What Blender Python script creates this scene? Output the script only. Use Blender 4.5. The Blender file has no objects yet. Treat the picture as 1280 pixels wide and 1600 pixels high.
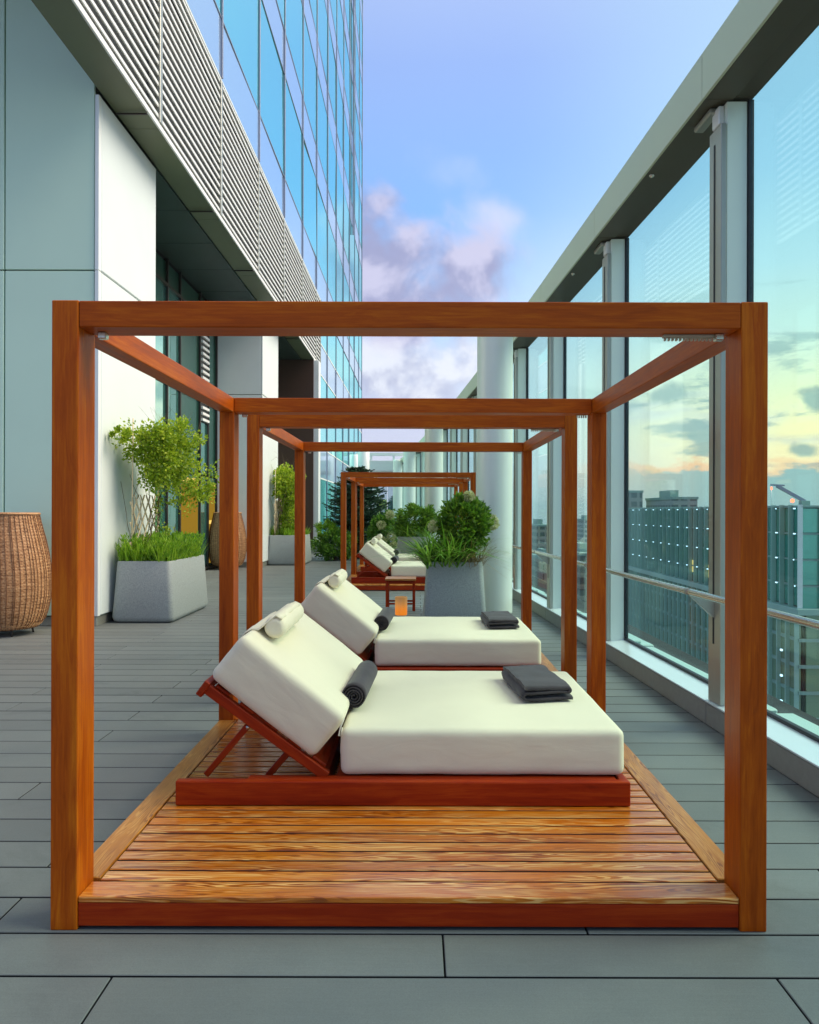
import bpy, bmesh, math, random
import numpy as np
from mathutils import Vector, Matrix, noise as mnoise
R = math.radians
S = bpy.context.scene
COL = S.collection
random.seed(7)
rng = np.random.default_rng(7)

# ------------------------------------------------------------------ node helper
class G:
    def __init__(s, nt): s.nt = nt
    def n(s, t, **k):
        nd = s.nt.nodes.new(t)
        for a, v in k.items():
            if a.startswith('_'):
                key = a[1:]
                key = int(key) if key.isdigit() else key.replace('_', ' ')
                if hasattr(v, 'is_output') and v.is_output: s.nt.links.new(v, nd.inputs[key])
                else: nd.inputs[key].default_value = v
            else: setattr(nd, a, v)
        return nd
    def m(s, op, a, b=0.0, c=None, clamp=False):
        nd = s.nt.nodes.new('ShaderNodeMath'); nd.operation = op; nd.use_clamp = clamp
        for i, v in enumerate((a, b) if c is None else (a, b, c)):
            if hasattr(v, 'is_output'): s.nt.links.new(v, nd.inputs[i])
            else: nd.inputs[i].default_value = v
        return nd.outputs[0]
    def sstep(s, x, a, b, lo=0.0, hi=1.0):
        nd = s.nt.nodes.new('ShaderNodeMapRange'); nd.interpolation_type = 'SMOOTHSTEP'
        s.nt.links.new(x, nd.inputs[0])
        for i, v in zip((1, 2, 3, 4), (a, b, lo, hi)): nd.inputs[i].default_value = v
        return nd.outputs[0]
    def mix(s, f, a, b, blend='MIX'):
        nd = s.nt.nodes.new('ShaderNodeMix'); nd.data_type = 'RGBA'; nd.blend_type = blend
        for i, v in ((0, f), (6, a), (7, b)):
            if hasattr(v, 'is_output'): s.nt.links.new(v, nd.inputs[i])
            elif i == 0: nd.inputs[0].default_value = v
            else: nd.inputs[i].default_value = (v[0], v[1], v[2], 1)
        return nd.outputs[2]
    def ramp(s, x, stops, interp='LINEAR'):
        nd = s.nt.nodes.new('ShaderNodeValToRGB'); cr = nd.color_ramp; cr.interpolation = interp
        while len(cr.elements) < len(stops): cr.elements.new(0.5)
        for e, (p, c) in zip(cr.elements, stops):
            e.position = p; e.color = (c[0], c[1], c[2], 1)
        s.nt.links.new(x, nd.inputs[0])
        return nd.outputs[0]
    def noise(s, vec, scale, detail=4, rough=0.55, dist=0.0):
        nd = s.n('ShaderNodeTexNoise', _Scale=scale, _Detail=detail, _Roughness=rough, _Distortion=dist)
        if vec is not None: s.nt.links.new(vec, nd.inputs['Vector'])
        return nd.outputs['Fac']
    def vmul(s, vec, xyz):
        nd = s.nt.nodes.new('ShaderNodeVectorMath'); nd.operation = 'MULTIPLY'
        s.nt.links.new(vec, nd.inputs[0]); nd.inputs[1].default_value = xyz
        return nd.outputs[0]
    def vadd(s, a, b):
        nd = s.nt.nodes.new('ShaderNodeVectorMath'); nd.operation = 'ADD'
        s.nt.links.new(a, nd.inputs[0])
        if hasattr(b, 'is_output'): s.nt.links.new(b, nd.inputs[1])
        else: nd.inputs[1].default_value = b
        return nd.outputs[0]

# ------------------------------------------------------------------ camera
H = 1.404
cam_d = bpy.data.cameras.new('camera'); cam = bpy.data.objects.new('camera', cam_d); COL.objects.link(cam)
cam.location = (0, 0, H)
cam.rotation_euler = (R(90), R(-0.15), 0)
cam_d.sensor_fit = 'VERTICAL'; cam_d.sensor_height = 24.0
cam_d.lens = 24.0 * 1282 / 1600
cam_d.shift_x = -11 / 1600
cam_d.clip_start = 0.05; cam_d.clip_end = 9000
S.camera = cam

# ------------------------------------------------------------------ sky and sun
SUN_EL, SUN_AZ = 44, 88            # the brightest, thinly clouded part of the evening sky, to the right
W = bpy.data.worlds.new('World'); S.world = W; W.use_nodes = True
nt = W.node_tree; nt.nodes.clear(); g = G(nt)
tc = g.n('ShaderNodeTexCoord').outputs['Generated']
sep = g.n('ShaderNodeSeparateXYZ', _0=tc); X, Y_, Z = sep.outputs
hl = g.m('SQRT', g.m('ADD', g.m('MULTIPLY', X, X), g.m('MULTIPLY', Y_, Y_)))
hl = g.m('MAXIMUM', hl, 0.001)
c = g.m('DIVIDE', g.m('ADD', g.m('MULTIPLY', X, 0.74), g.m('MULTIPLY', Y_, 0.672)), hl)
zz = g.m('MAXIMUM', Z, 0.0)
low = g.ramp(zz, [(0, (.62, .64, .76)), (.10, (.57, .60, .79)), (.17, (.60, .70, .90)), (.25, (.33, .57, .95)), (.34, (.24, .47, .92)),
                  (.48, (.30, .45, .85)), (.7, (.56, .62, .82)), (1, (.84, .85, .86))])
glow = g.ramp(zz, [(0, (.40, .52, .54)), (.045, (2.3, 1.0, .02)), (.09, (2.2, 1.25, .05)), (.14, (1.45, 1.10, .28)), (.20, (.74, .88, .72)), (.27, (.54, .78, .90)),
                   (.36, (.42, .66, .90)), (.55, (.40, .58, .84)), (.75, (.60, .68, .84)), (1, (.84, .85, .86))])
base = g.mix(g.sstep(c, .74, .93), low, glow)
# bright veil of thin cloud low over the far end
veil = g.m('MULTIPLY', g.sstep(g.m('SUBTRACT', g.m('DIVIDE', X, hl), 0.16), -.17, .02), g.sstep(Z, .42, .12))
base = g.mix(g.m('MULTIPLY', veil, .55), base, (.86, .93, 1.0))
# clouds: a layer seen in perspective
inv = g.m('DIVIDE', 1.0, g.m('ADD', zz, .14))
cp = g.n('ShaderNodeCombineXYZ', _0=g.m('MULTIPLY', X, inv), _1=g.m('MULTIPLY', Y_, inv), _2=zz).outputs[0]
n1 = g.noise(g.vadd(cp, (3.1, 8.4, 1.0)), 1.25, 7, .55, .3)
n2 = g.noise(g.vadd(cp, (11.0, 2.4, 5.0)), 3.2, 6, .6, .2)
cl = g.m('MULTIPLY', g.m('MULTIPLY', g.sstep(n1, .50, .72), .6), g.sstep(Z, .30, .15))
shade = g.mix(g.sstep(n2, .35, .65), (.50, .50, .70), (.80, .80, .94))
base = g.mix(cl, base, shade)
# the grey lilac cloud bank over the far end of the terrace and the small white puffs above it
def blob(az, el, sa, se, lo, hi, amp=.55, k=1.0):
    az0 = g.m('ADD', g.m('ARCTAN2', X, Y_), g.m('MULTIPLY', g.m('SUBTRACT', wz1, .5), R(sa) * 2.6))
    e0 = g.m('ADD', g.m('ARCSINE', Z), g.m('MULTIPLY', g.m('SUBTRACT', wz2, .5), R(se) * 2.6))
    a = g.m('DIVIDE', g.m('SUBTRACT', az0, R(az)), R(sa)); e = g.m('DIVIDE', g.m('SUBTRACT', e0, R(el)), R(se))
    r2 = g.m('ADD', g.m('MULTIPLY', a, a), g.m('MULTIPLY', e, e))
    ex = g.m('EXPONENT', g.m('MULTIPLY', r2, -1.0))
    d = g.m('ADD', g.m('MULTIPLY', ex, amp), g.m('MULTIPLY', g.m('SUBTRACT', nf, .5), k))
    return g.m('MULTIPLY', g.sstep(d, lo, hi), g.sstep(ex, .03, .25))
wz1 = g.noise(g.vadd(tc, (4, 0, 1)), 7.0, 4, .5); wz2 = g.noise(g.vadd(tc, (0, 7, 2)), 8.0, 4, .5)
nf = g.noise(tc, 9.0, 7, .55, .25)
ns = g.noise(g.vadd(tc, (0, 0, .035)), 9.0, 7, .55, .25)
lit = g.sstep(g.m('SUBTRACT', nf, ns), -.08, .10)
base = g.mix(g.m('MULTIPLY', blob(2.2, 23.0, 3.4, 2.2, .15, .80, .5, 1.5), .38), base, (.66, .72, .90))
base = g.mix(g.m('MULTIPLY', blob(5.2, 20.3, 3.2, 2.0, .15, .85, .60, 1.5), .70), base, (.70, .70, .88))
base = g.mix(g.m('MULTIPLY', blob(-3.6, 15.6, 9.0, 5.2, .20, .62, .86, 1.0), .95), base, g.mix(lit, (.34, .345, .54), (.59, .57, .75)))
base = g.mix(g.m('MULTIPLY', blob(-3, 9.5, 9.0, 3.2, .12, .5, .5, 1.6), .85), base, g.mix(lit, (.44, .46, .63), (.80, .82, .90)))
# evening cloud bank and dark streaks low on the right
st = g.noise(g.vmul(tc, (1, 1, 4.5)), 5.5, 7, .58, .35)
fine = g.noise(g.vmul(tc, (1, 1, 2.0)), 16.0, 6, .6, .2)
right = g.sstep(c, .76, .90)
streak = g.m('MULTIPLY', g.m('MULTIPLY', g.sstep(st, .51, .59), g.sstep(Z, .30, .13)), right)
base = g.mix(g.m('MULTIPLY', streak, .85), base, g.mix(fine, (.24, .36, .40), (.42, .52, .54)))
for az_, el_, sa_, se_ in ((25.6, 3.9, 2.4, .75), (25.7, 7.4, 1.2, .9), (23.4, 5.6, 1.0, .4), (17.8, 5.1, 2.2, .35), (16.6, 7.8, 2.0, 1.1), (29.5, 6.0, 2.0, .7)):
    base = g.mix(g.m('MULTIPLY', blob(az_, el_, sa_, se_, .22, .50, .66, 2.6), .85), base, g.mix(fine, (.26, .37, .38), (.42, .50, .50)))
edge = g.m('ADD', g.m('ADD', .052, g.m('MULTIPLY', g.m('SUBTRACT', fine, .5), .075)), g.m('MULTIPLY', g.m('SUBTRACT', st, .5), .05))
bank = g.m('MULTIPLY', g.sstep(g.m('SUBTRACT', edge, Z), -.002, .007), right)
rim = g.m('MULTIPLY', g.m('MULTIPLY', g.sstep(g.m('SUBTRACT', edge, Z), -.014, -.002), right), g.sstep(c, .98, .86))
base = g.mix(g.m('MULTIPLY', rim, .65), base, (1.5, .48, .20))
base = g.mix(bank, base, g.mix(fine, (.36, .48, .50), (.46, .56, .58)))
# the sky darkens away from the sunset
base = g.mix(1.0, base, g.ramp(g.m('MULTIPLY_ADD', c, .5, .5), [(0, (.64, .65, .68)), (.45, (.78, .79, .82)), (.85, (1, 1, 1)), (1, (1.06, 1.05, 1.0))]), 'MULTIPLY')
base = g.mix(g.sstep(Z, -.02, -.12), base, (.20, .24, .27))
sky = g.n('ShaderNodeTexSky'); sky.sky_type = 'NISHITA'; sky.sun_disc = False
sky.sun_elevation = R(SUN_EL); sky.sun_rotation = R(SUN_AZ)
b1 = g.n('ShaderNodeBackground', _Color=sky.outputs[0], _Strength=0.05)
b2 = g.n('ShaderNodeBackground', _Color=base, _Strength=0.92)
add = g.n('ShaderNodeMixShader', _0=0.86, _1=b1.outputs[0], _2=b2.outputs[0])
g.n('ShaderNodeOutputWorld', _Surface=add.outputs[0])

sun_d = bpy.data.lights.new('sun', 'SUN'); sun = bpy.data.objects.new('sun', sun_d); COL.objects.link(sun)
sun_d.energy = 3.4; sun_d.angle = R(40); sun_d.color = (1.0, .84, .62)
sd = Vector((math.sin(R(SUN_AZ)) * math.cos(R(SUN_EL)), math.cos(R(SUN_AZ)) * math.cos(R(SUN_EL)), math.sin(R(SUN_EL))))
sun.rotation_euler = sd.to_track_quat('Z', 'Y').to_euler()
sun.location = sd * 60

S.view_settings.view_transform = 'Standard'
S.view_settings.look = 'None'
S.view_settings.exposure = 0.52
S.view_settings.gamma = 1.0
S.render.engine = 'CYCLES'
S.cycles.use_denoising = True
S.cycles.max_bounces = 8
S.cycles.transparent_max_bounces = 24
S.cycles.sample_clamp_indirect = 6.0

# ------------------------------------------------------------------ materials
def mat(name):
    m = bpy.data.materials.new(name); m.use_nodes = True
    nt = m.node_tree; nt.nodes.clear(); g = G(nt)
    out = g.n('ShaderNodeOutputMaterial')
    return m, g, out
def pbsdf(g, out, **k):
    b = g.n('ShaderNodeBsdfPrincipled', **k)
    g.nt.links.new(b.outputs[0], out.inputs[0]); return b
def bump(g, b, h, strength=.3, dist=.002):
    nd = g.n('ShaderNodeBump', _Strength=strength, _Distance=dist, _Height=h)
    g.nt.links.new(nd.outputs[0], b.inputs['Normal'])
def plain(name, col, rough=.5, metal=0.0, var=.12, scale=8.0, bmp=.0, bscale=200.0, spec=.5):
    m, g, out = mat(name)
    tc = g.n('ShaderNodeTexCoord').outputs['Object']
    rnd = g.n('ShaderNodeObjectInfo').outputs['Random']
    n = g.noise(tc, scale, 5)
    f = g.m('ADD', g.m('MULTIPLY', g.m('SUBTRACT', n, .5), var * 2), g.m('ADD', 1 - var * .25, g.m('MULTIPLY', rnd, var * .5)))
    colr = g.mix(1.0, col, g.n('ShaderNodeCombineColor', _0=f, _1=f, _2=f).outputs[0], 'MULTIPLY')
    b = pbsdf(g, out, _Base_Color=colr, _Metallic=metal, _Roughness=g.m('ADD', rough - .06, g.m('MULTIPLY', n, .12)))
    b.inputs['Specular IOR Level'].default_value = spec
    if bmp: bump(g, b, g.noise(tc, bscale, 3), bmp, .001 if bscale > 20 else .02)
    return m
def emit(name, col, strength):
    m, g, out = mat(name)
    e = g.n('ShaderNodeEmission', _Color=(*col, 1), _Strength=strength)
    g.nt.links.new(e.outputs[0], out.inputs[0]); return m

def wood(name, dark, mid, light, rough=.45, streak=0.0, coat=.0, gs=1.0, spec=.16):
    m, g, out = mat(name)
    tc = g.n('ShaderNodeTexCoord').outputs['Object']
    rnd = g.n('ShaderNodeObjectInfo').outputs['Random']
    off = g.n('ShaderNodeCombineXYZ', _0=g.m('MULTIPLY', rnd, 37.0), _1=g.m('MULTIPLY', rnd, 11.0), _2=g.m('MULTIPLY', rnd, 5.0)).outputs[0]
    p = g.vadd(tc, off)
    warp = g.noise(g.vmul(p, (1.3, 7, 7)), 1.0, 3)
    p2 = g.vadd(g.vmul(p, (.9 * gs, 26 * gs, 26 * gs)), g.n('ShaderNodeCombineXYZ', _1=g.m('MULTIPLY', warp, 6.0), _2=g.m('MULTIPLY', warp, 4.0)).outputs[0])
    a = g.noise(p2, 1.0, 5, .6, .4)
    fine = g.noise(g.vmul(p, (5, 120, 120)), 1.0, 6, .75)
    broad = g.noise(g.vmul(p, (1.1, 3, 3)), 1.0, 3)
    f = g.m('ADD', g.m('MULTIPLY', a, .42), g.m('ADD', g.m('MULTIPLY', fine, .36), g.m('MULTIPLY', broad, .22)))
    colr = g.ramp(f, [(.30, dark), (.50, mid), (.68, light)])
    if streak:
        q = g.vmul(p, (.9, 12, 12))
        wq = g.n('ShaderNodeTexNoise', _Scale=1.0, _Detail=3.0, _Roughness=.5); g.nt.links.new(q, wq.inputs['Vector'])
        fig = g.vadd(g.vmul(p, (1.1, 34, 12)), g.n('ShaderNodeCombineXYZ', _0=g.m('MULTIPLY', wq.outputs[0], 1.5), _1=g.m('MULTIPLY', wq.outputs[0], 7.0)).outputs[0])
        rings = g.n('ShaderNodeTexWave', wave_type='BANDS', bands_direction='Y', _Scale=.9, _Distortion=2.2, _Detail=4.0, _Detail_Scale=1.6, _Detail_Roughness=.65)
        g.nt.links.new(fig, rings.inputs['Vector'])
        worn = g.noise(g.vmul(p, (1.4, 7, 3)), 1.0, 5, .65, .8)
        pale = g.m('MULTIPLY', g.sstep(rings.outputs['Fac'], .42, .80), g.sstep(worn, .42, .60))
        colr = g.mix(g.m('MULTIPLY', pale, streak), colr, (.90, .54, .18))
        dk = g.m('MULTIPLY', g.sstep(rings.outputs['Fac'], .40, .12), g.sstep(g.noise(g.vmul(p, (1.1, 9, 3)), 1.0, 5, .65, .6), .44, .58))
        colr = g.mix(g.m('MULTIPLY', dk, .75), colr, (.16, .026, .002))
    tint = g.m('ADD', .88, g.m('MULTIPLY', rnd, .24))
    colr = g.mix(1.0, colr, g.n('ShaderNodeCombineColor', _0=tint, _1=tint, _2=tint).outputs[0], 'MULTIPLY')
    b = pbsdf(g, out, _Base_Color=colr, _Roughness=g.m('ADD', rough - .1, g.m('MULTIPLY', a, .2)))
    b.inputs['Specular IOR Level'].default_value = spec
    b.inputs['Coat Weight'].default_value = coat; b.inputs['Coat Roughness'].default_value = .25
    bump(g, b, g.m('ADD', g.m('MULTIPLY', fine, .7), a), .22, .0012)
    return m

M = {}
M['teak'] = wood('oiled_teak', (.19, .024, .001), (.41, .072, .002), (.62, .165, .005), .42)
M['teak_red'] = wood('red_teak', (.14, .007, .001), (.29, .021, .0015), (.44, .055, .003), .45)
M['teak_top'] = wood('weathered_teak', (.30, .048, .002), (.52, .125, .005), (.70, .25, .022), .22, .60, .4, 1.6, .4)
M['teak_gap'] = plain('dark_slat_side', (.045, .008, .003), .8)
M['teak_edge'] = wood('teak_edge', (.30, .080, .006), (.46, .155, .018), (.60, .26, .055), .34, .3, .2, 1.2, .3)

def deck_mat():
    m, g, out = mat('grey_composite_board')
    tc = g.n('ShaderNodeTexCoord').outputs['Object']
    geo = g.n('ShaderNodeNewGeometry')
    rnd = g.n('ShaderNodeObjectInfo').outputs['Random']
    isl = geo.outputs['Random Per Island']
    r = g.m('ADD', g.m('MULTIPLY', g.m('FRACT', g.m('ADD', g.m('MULTIPLY', rnd, 7.3), isl)), .17), .915)
    sp = g.noise(tc, 260.0, 2, .8)
    lg = g.noise(tc, 2.3, 6, .68)
    st = g.noise(g.vmul(tc, (3, 120, 1)), 1.0, 3)
    f = g.m('MULTIPLY', r, g.m('ADD', g.m('ADD', .45, g.m('MULTIPLY', sp, .62)), g.m('ADD', g.m('MULTIPLY', lg, .32), g.m('MULTIPLY', st, .16))))
    colr = g.mix(1.0, g.mix(lg, (.150, .165, .172), (.166, .176, .168)), g.n('ShaderNodeCombineColor', _0=f, _1=f, _2=f).outputs[0], 'MULTIPLY')
    stain = g.sstep(g.noise(g.vmul(geo.outputs['Position'], (1, 1, 0)), 1.1, 7, .68, .4), .54, .70)
    grit = g.sstep(g.noise(geo.outputs['Position'], 55.0, 3, .7), .66, .74)
    colr = g.mix(g.m('MULTIPLY', stain, .22), colr, (.085, .090, .088))
    colr = g.mix(g.m('MULTIPLY', grit, .30), colr, (.25, .25, .23))
    b = pbsdf(g, out, _Base_Color=colr, _Roughness=g.m('ADD', .42, g.m('ADD', g.m('MULTIPLY', stain, .15), g.m('MULTIPLY', lg, .2))))
    bump(g, b, g.m('ADD', sp, g.m('MULTIPLY', st, .6)), .35, .0012)
    return m
M['deck'] = deck_mat()
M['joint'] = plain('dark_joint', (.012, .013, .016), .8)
def fabric(name, col, sc=900, var=.05, rough=.9, wr=.32):
    m, g, out = mat(name)
    tc = g.n('ShaderNodeTexCoord').outputs['Object']
    wv = g.noise(g.vmul(tc, (1, 1, 1)), sc, 2, .7)
    lg = g.noise(tc, 3.5, 5, .55)
    cr = g.noise(g.vmul(tc, (5, 4, 16)), 1.0, 5, .5, 1.0)
    f = g.m('ADD', 1 - var * 1.5, g.m('ADD', g.m('MULTIPLY', lg, var * 2), g.m('MULTIPLY', wv, var)))
    colr = g.mix(1.0, col, g.n('ShaderNodeCombineColor', _0=f, _1=f, _2=f).outputs[0], 'MULTIPLY')
    b = pbsdf(g, out, _Base_Color=colr, _Roughness=rough)
    b.inputs['Sheen Weight'].default_value = .15
    bump(g, b, g.m('ADD', g.m('MULTIPLY', wv, .12), cr), wr, .006)
    return m
M['cream'] = fabric('cream_fabric', (.79, .72, .55))
M['towel'] = fabric('charcoal_towel', (.040, .031, .038), 110, .8, .95, .9)
M['panel'] = plain('pale_metal_panel', (.70, .77, .77), .38, .0, .05, 1.5, .25, 1.1)
M['panel_front'] = plain('grey_green_metal_panel', (.64, .86, .70), .30, .0, .06, .8, .25, 1.1)
M['trim'] = plain('white_aluminium_trim', (.82, .86, .85), .35, .1, .05, 3)
M['louvre'] = plain('white_louvre_paint', (.78, .80, .80), .4, .0, .04, 3)
M['louvre_back'] = plain('dark_louvre_back', (.035, .04, .042), .7)
M['soffit'] = plain('olive_soffit_paint', (.15, .17, .10), .5, .0, .06, 1.5)
M['dark_ceiling'] = plain('dark_ceiling_panel', (.035, .06, .055), .45, .0, .1, 1.5)
M['mullion'] = plain('violet_grey_mullion', (.24, .27, .36), .35, .3, .06, 3)
M['dark_frame'] = plain('dark_bronze_frame', (.035, .028, .025), .4, .3)
M['brown_frame'] = plain('brown_frame', (.09, .045, .03), .4, .2)
M['fin'] = plain('pale_green_fin_paint', (.76, .88, .79), .35, .0, .03, 1.2)
M['alu'] = plain('satin_aluminium', (.42, .43, .38), .38, .6, .06, 6)
M['steel'] = plain('brushed_steel', (.66, .66, .58), .24, .9, .02, 3)
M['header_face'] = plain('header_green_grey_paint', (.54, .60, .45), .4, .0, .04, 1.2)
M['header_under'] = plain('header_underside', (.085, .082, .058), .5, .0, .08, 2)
M['black'] = plain('black_gasket', (.012, .014, .022), .5)
M['sill'] = plain('white_sill_metal', (.72, .80, .84), .24, .15, .04, 2)
M['kerb'] = plain('grey_kerb_stone', (.27, .28, .25), .7, .0, .16, 22, .35, 180)
M['ledge'] = plain('pale_outer_ledge', (.42, .58, .54), .4, .1, .06, 3)
M['column'] = plain('pale_column_paint', (.76, .80, .75), .30, .1, .03, 1.0)
M['concrete'] = plain('grey_planter_terrazzo', (.31, .34, .335), .62, .0, .5, 75, .5, 90)
M['soil'] = plain('dark_soil', (.022, .016, .010), .95, .0, .4, 40, .8, 60)
M['white_steel'] = plain('white_steelwork', (.74, .78, .78), .4, .1, .04, 2)
M['cane'] = plain('bamboo_cane', (.72, .60, .38), .55, .0, .2, 20)
M['stem'] = plain('brown_stem', (.11, .07, .035), .8, .0, .3, 20)
M['bark'] = plain('dark_bark', (.05, .03, .02), .9, .0, .3, 20, .6, 60)
M['clip'] = plain('grey_plastic_clip', (.50, .45, .36), .5, .0, .1, 40)
M['led'] = emit('led_point', (.62, .80, 1.0), 1.9)
M['red_lamp'] = emit('red_aviation_light', (1.0, .10, .05), 5.0)
M['lit_window'] = emit('lit_office_window', (1.0, .66, .22), .75)
M['band_glow'] = emit('added_band_glow', (1.0, .66, .16), .8)
M['lobby_glow'] = emit('added_lobby_glow', (1.0, .58, .06), .22)

def glass_pane():
    m, g, out = mat('clear_green_glass')
    t = g.n('ShaderNodeBsdfTransparent', _Color=(.79, .945, .93, 1))
    gl = g.n('ShaderNodeBsdfGlossy', _Color=(.9, 1, 1, 1), _Roughness=.0)
    lw = g.n('ShaderNodeLayerWeight', _Blend=.5)          # Schlick reflectance, the same from either side
    f5 = g.m('POWER', lw.outputs['Facing'], 5.0)
    mx = g.n('ShaderNodeMixShader', _0=g.m('ADD', .02, g.m('MULTIPLY', f5, .34)), _1=t.outputs[0], _2=gl.outputs[0])
    g.nt.links.new(mx.outputs[0], out.inputs[0]); return m
M['glass'] = glass_pane()
def reflect_glass(name, body, tint, fac, rough=.015, wav=.0):
    m, g, out = mat(name)
    tc = g.n('ShaderNodeTexCoord').outputs['Object']
    rnd = g.n('ShaderNodeObjectInfo').outputs['Random']
    d = g.n('ShaderNodeBsdfPrincipled', _Base_Color=(*body, 1), _Roughness=.3)
    gl = g.n('ShaderNodeBsdfGlossy', _Color=(*tint, 1), _Roughness=rough)
    if wav:
        nb = g.n('ShaderNodeBump', _Strength=wav, _Distance=.02, _Height=g.noise(tc, .8, 2))
        g.nt.links.new(nb.outputs[0], gl.inputs['Normal'])
    f = g.m('ADD', fac - .04, g.m('MULTIPLY', rnd, .08))
    mx = g.n('ShaderNodeMixShader', _0=f, _1=d.outputs[0], _2=gl.outputs[0])
    g.nt.links.new(mx.outputs[0], out.inputs[0]); return m
M['vision'] = reflect_glass('teal_vision_glass', (.03, .30, .33), (.52, 1.0, .98), .80, .02, .05)
M['spandrel'] = reflect_glass('lilac_spandrel_glass', (.30, .42, .64), (.76, .92, 1.0), .62, .06, .05)
M['recess_glass'] = reflect_glass('dark_recess_glass', (.06, .24, .21), (.66, 1.0, .95), .66, .02, .05)
M['door_glass'] = reflect_glass('green_door_glass', (.006, .055, .035), (.5, .85, .75), .22, .03)
M['city_glass'] = reflect_glass('green_city_glass', (.008, .25, .19), (.42, .90, .76), .34, .05)
M['city_glass_low'] = reflect_glass('olive_city_glass', (.16, .23, .14), (.55, .80, .64), .26, .08)
M['city_fin'] = plain('pale_city_fin', (.34, .50, .44), .4, .1)
M['city_slab'] = plain('city_slab_band', (.26, .38, .34), .6)
M['end_glass'] = reflect_glass('pale_end_glass', (.12, .26, .32), (.80, .96, 1.0), .70, .02, .05)

def leaf(name, c1, c2, c3, trans=.35):
    m, g, out = mat(name)
    tc = g.n('ShaderNodeTexCoord').outputs['Object']
    isl = g.n('ShaderNodeNewGeometry').outputs['Random Per Island']
    f = g.m('ADD', g.m('MULTIPLY', isl, .55), g.m('MULTIPLY', g.noise(tc, 6.0, 3), .45))
    colr = g.ramp(f, [(.2, c1), (.5, c2), (.8, c3)])
    b = g.n('ShaderNodeBsdfPrincipled', _Base_Color=colr, _Roughness=.5)
    t = g.n('ShaderNodeBsdfTranslucent', _Color=colr)
    mx = g.n('ShaderNodeMixShader', _0=trans, _1=b.outputs[0], _2=t.outputs[0])
    g.nt.links.new(mx.outputs[0], out.inputs[0]); return m
M['vine_leaf'] = leaf('vine_leaf', (.15, .27, .010), (.33, .49, .020), (.58, .66, .06), .45)
M['grass_leaf'] = leaf('bright_grass', (.10, .24, .010), (.24, .47, .020), (.44, .62, .05), .45)
M['shrub_leaf'] = leaf('shrub_leaf', (.05, .13, .010), (.13, .28, .018), (.29, .44, .04), .4)
M['strap_leaf'] = leaf('strap_leaf', (.06, .17, .014), (.15, .35, .025), (.32, .50, .07), .4)
M['dry_leaf'] = leaf('dry_leaf', (.16, .10, .035), (.30, .21, .08), (.40, .30, .14), .3)
M['conifer_leaf'] = leaf('conifer_leaf', (.012, .040, .022), (.028, .085, .042), (.07, .15, .06), .2)
M['hedge_leaf'] = leaf('hedge_leaf', (.04, .13, .012), (.11, .27, .02), (.26, .45, .05), .4)
M['petal'] = leaf('cream_petal', (.50, .52, .22), (.66, .66, .36), (.80, .78, .52), .3)

def wicker_mat():
    m, g, out = mat('woven_rattan')
    tc = g.n('ShaderNodeTexCoord').outputs['Object']
    sp = g.n('ShaderNodeSeparateXYZ', _0=tc)
    th = g.m('ARCTAN2', sp.outputs[1], sp.outputs[0])
    v = g.n('ShaderNodeCombineXYZ', _0=g.m('MULTIPLY', th, 22.0), _1=g.m('MULTIPLY', sp.outputs[2], 55.0)).outputs[0]
    a = g.noise(v, 1.0, 4, .65)
    b_ = g.noise(g.vmul(v, (.12, 1.0, 1)), 1.0, 3)
    f = g.m('ADD', g.m('MULTIPLY', a, .5), g.m('MULTIPLY', b_, .5))
    colr = g.ramp(f, [(.34, (.10, .035, .012)), (.46, (.40, .19, .08)), (.56, (.56, .31, .15)), (.70, (.72, .46, .26))])
    b = pbsdf(g, out, _Base_Color=colr, _Roughness=.55)
    bump(g, b, a, .4, .003)
    return m
M['wicker'] = wicker_mat()
M['wicker_stake'] = plain('dark_rattan_stake', (.15, .06, .025), .6, .0, .25, 20)

# ------------------------------------------------------------------ object helpers
def link(o): COL.objects.link(o); return o
def tag(o, label=None, cat=None, group=None, kind=None):
    if label: o['label'] = label
    if cat: o['category'] = cat
    if group: o['group'] = group
    if kind: o['kind'] = kind
    return o
def thing(name, loc, label, cat, group=None):
    o = link(bpy.data.objects.new(name, None)); o.location = loc; o.empty_display_size = .2
    return tag(o, label, cat, group)
def put(name, mesh, loc, parent=None, rot=(0, 0, 0), kind=None):
    o = link(bpy.data.objects.new(name, mesh))
    if parent is not None:
        o.parent = parent
        b = Vector(); p = parent
        while p is not None: b += p.location; p = p.parent
        o.location = Vector(loc) - b
    else: o.location = loc
    o.rotation_euler = rot
    if kind: o['kind'] = kind
    return o
def to_mesh(bm, name, m, smooth=False, weld=False):
    me = bpy.data.meshes.new(name); bm.to_mesh(me); bm.free()
    me.materials.append(m)
    if smooth: me.polygons.foreach_set('use_smooth', [True] * len(me.polygons))
    return me
def pydata(name, v, f, m, smooth=False):
    me = bpy.data.meshes.new(name); me.from_pydata(v, [], f); me.materials.append(m)
    if smooth: me.polygons.foreach_set('use_smooth', [True] * len(me.polygons))
    me.update(); return me
def dark_sides(me, m):  # gap shade painted onto the side faces of boards and slats
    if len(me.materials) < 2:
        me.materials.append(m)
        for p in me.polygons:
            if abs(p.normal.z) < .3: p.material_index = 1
_bc = {}
def box_mesh(sx, sy, sz, m, bev=.004, seg=1):
    k = (round(sx, 4), round(sy, 4), round(sz, 4), m.name, bev, seg)
    if k in _bc: return _bc[k]
    bm = bmesh.new(); bmesh.ops.create_cube(bm, size=1)
    bmesh.ops.scale(bm, vec=(sx, sy, sz), verts=bm.verts)
    if bev: bmesh.ops.bevel(bm, geom=bm.edges[:], offset=min(bev, min(sx, sy, sz) * .3), segments=seg, affect='EDGES', profile=.5)
    me = to_mesh(bm, 'block', m); _bc[k] = me; return me
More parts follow.
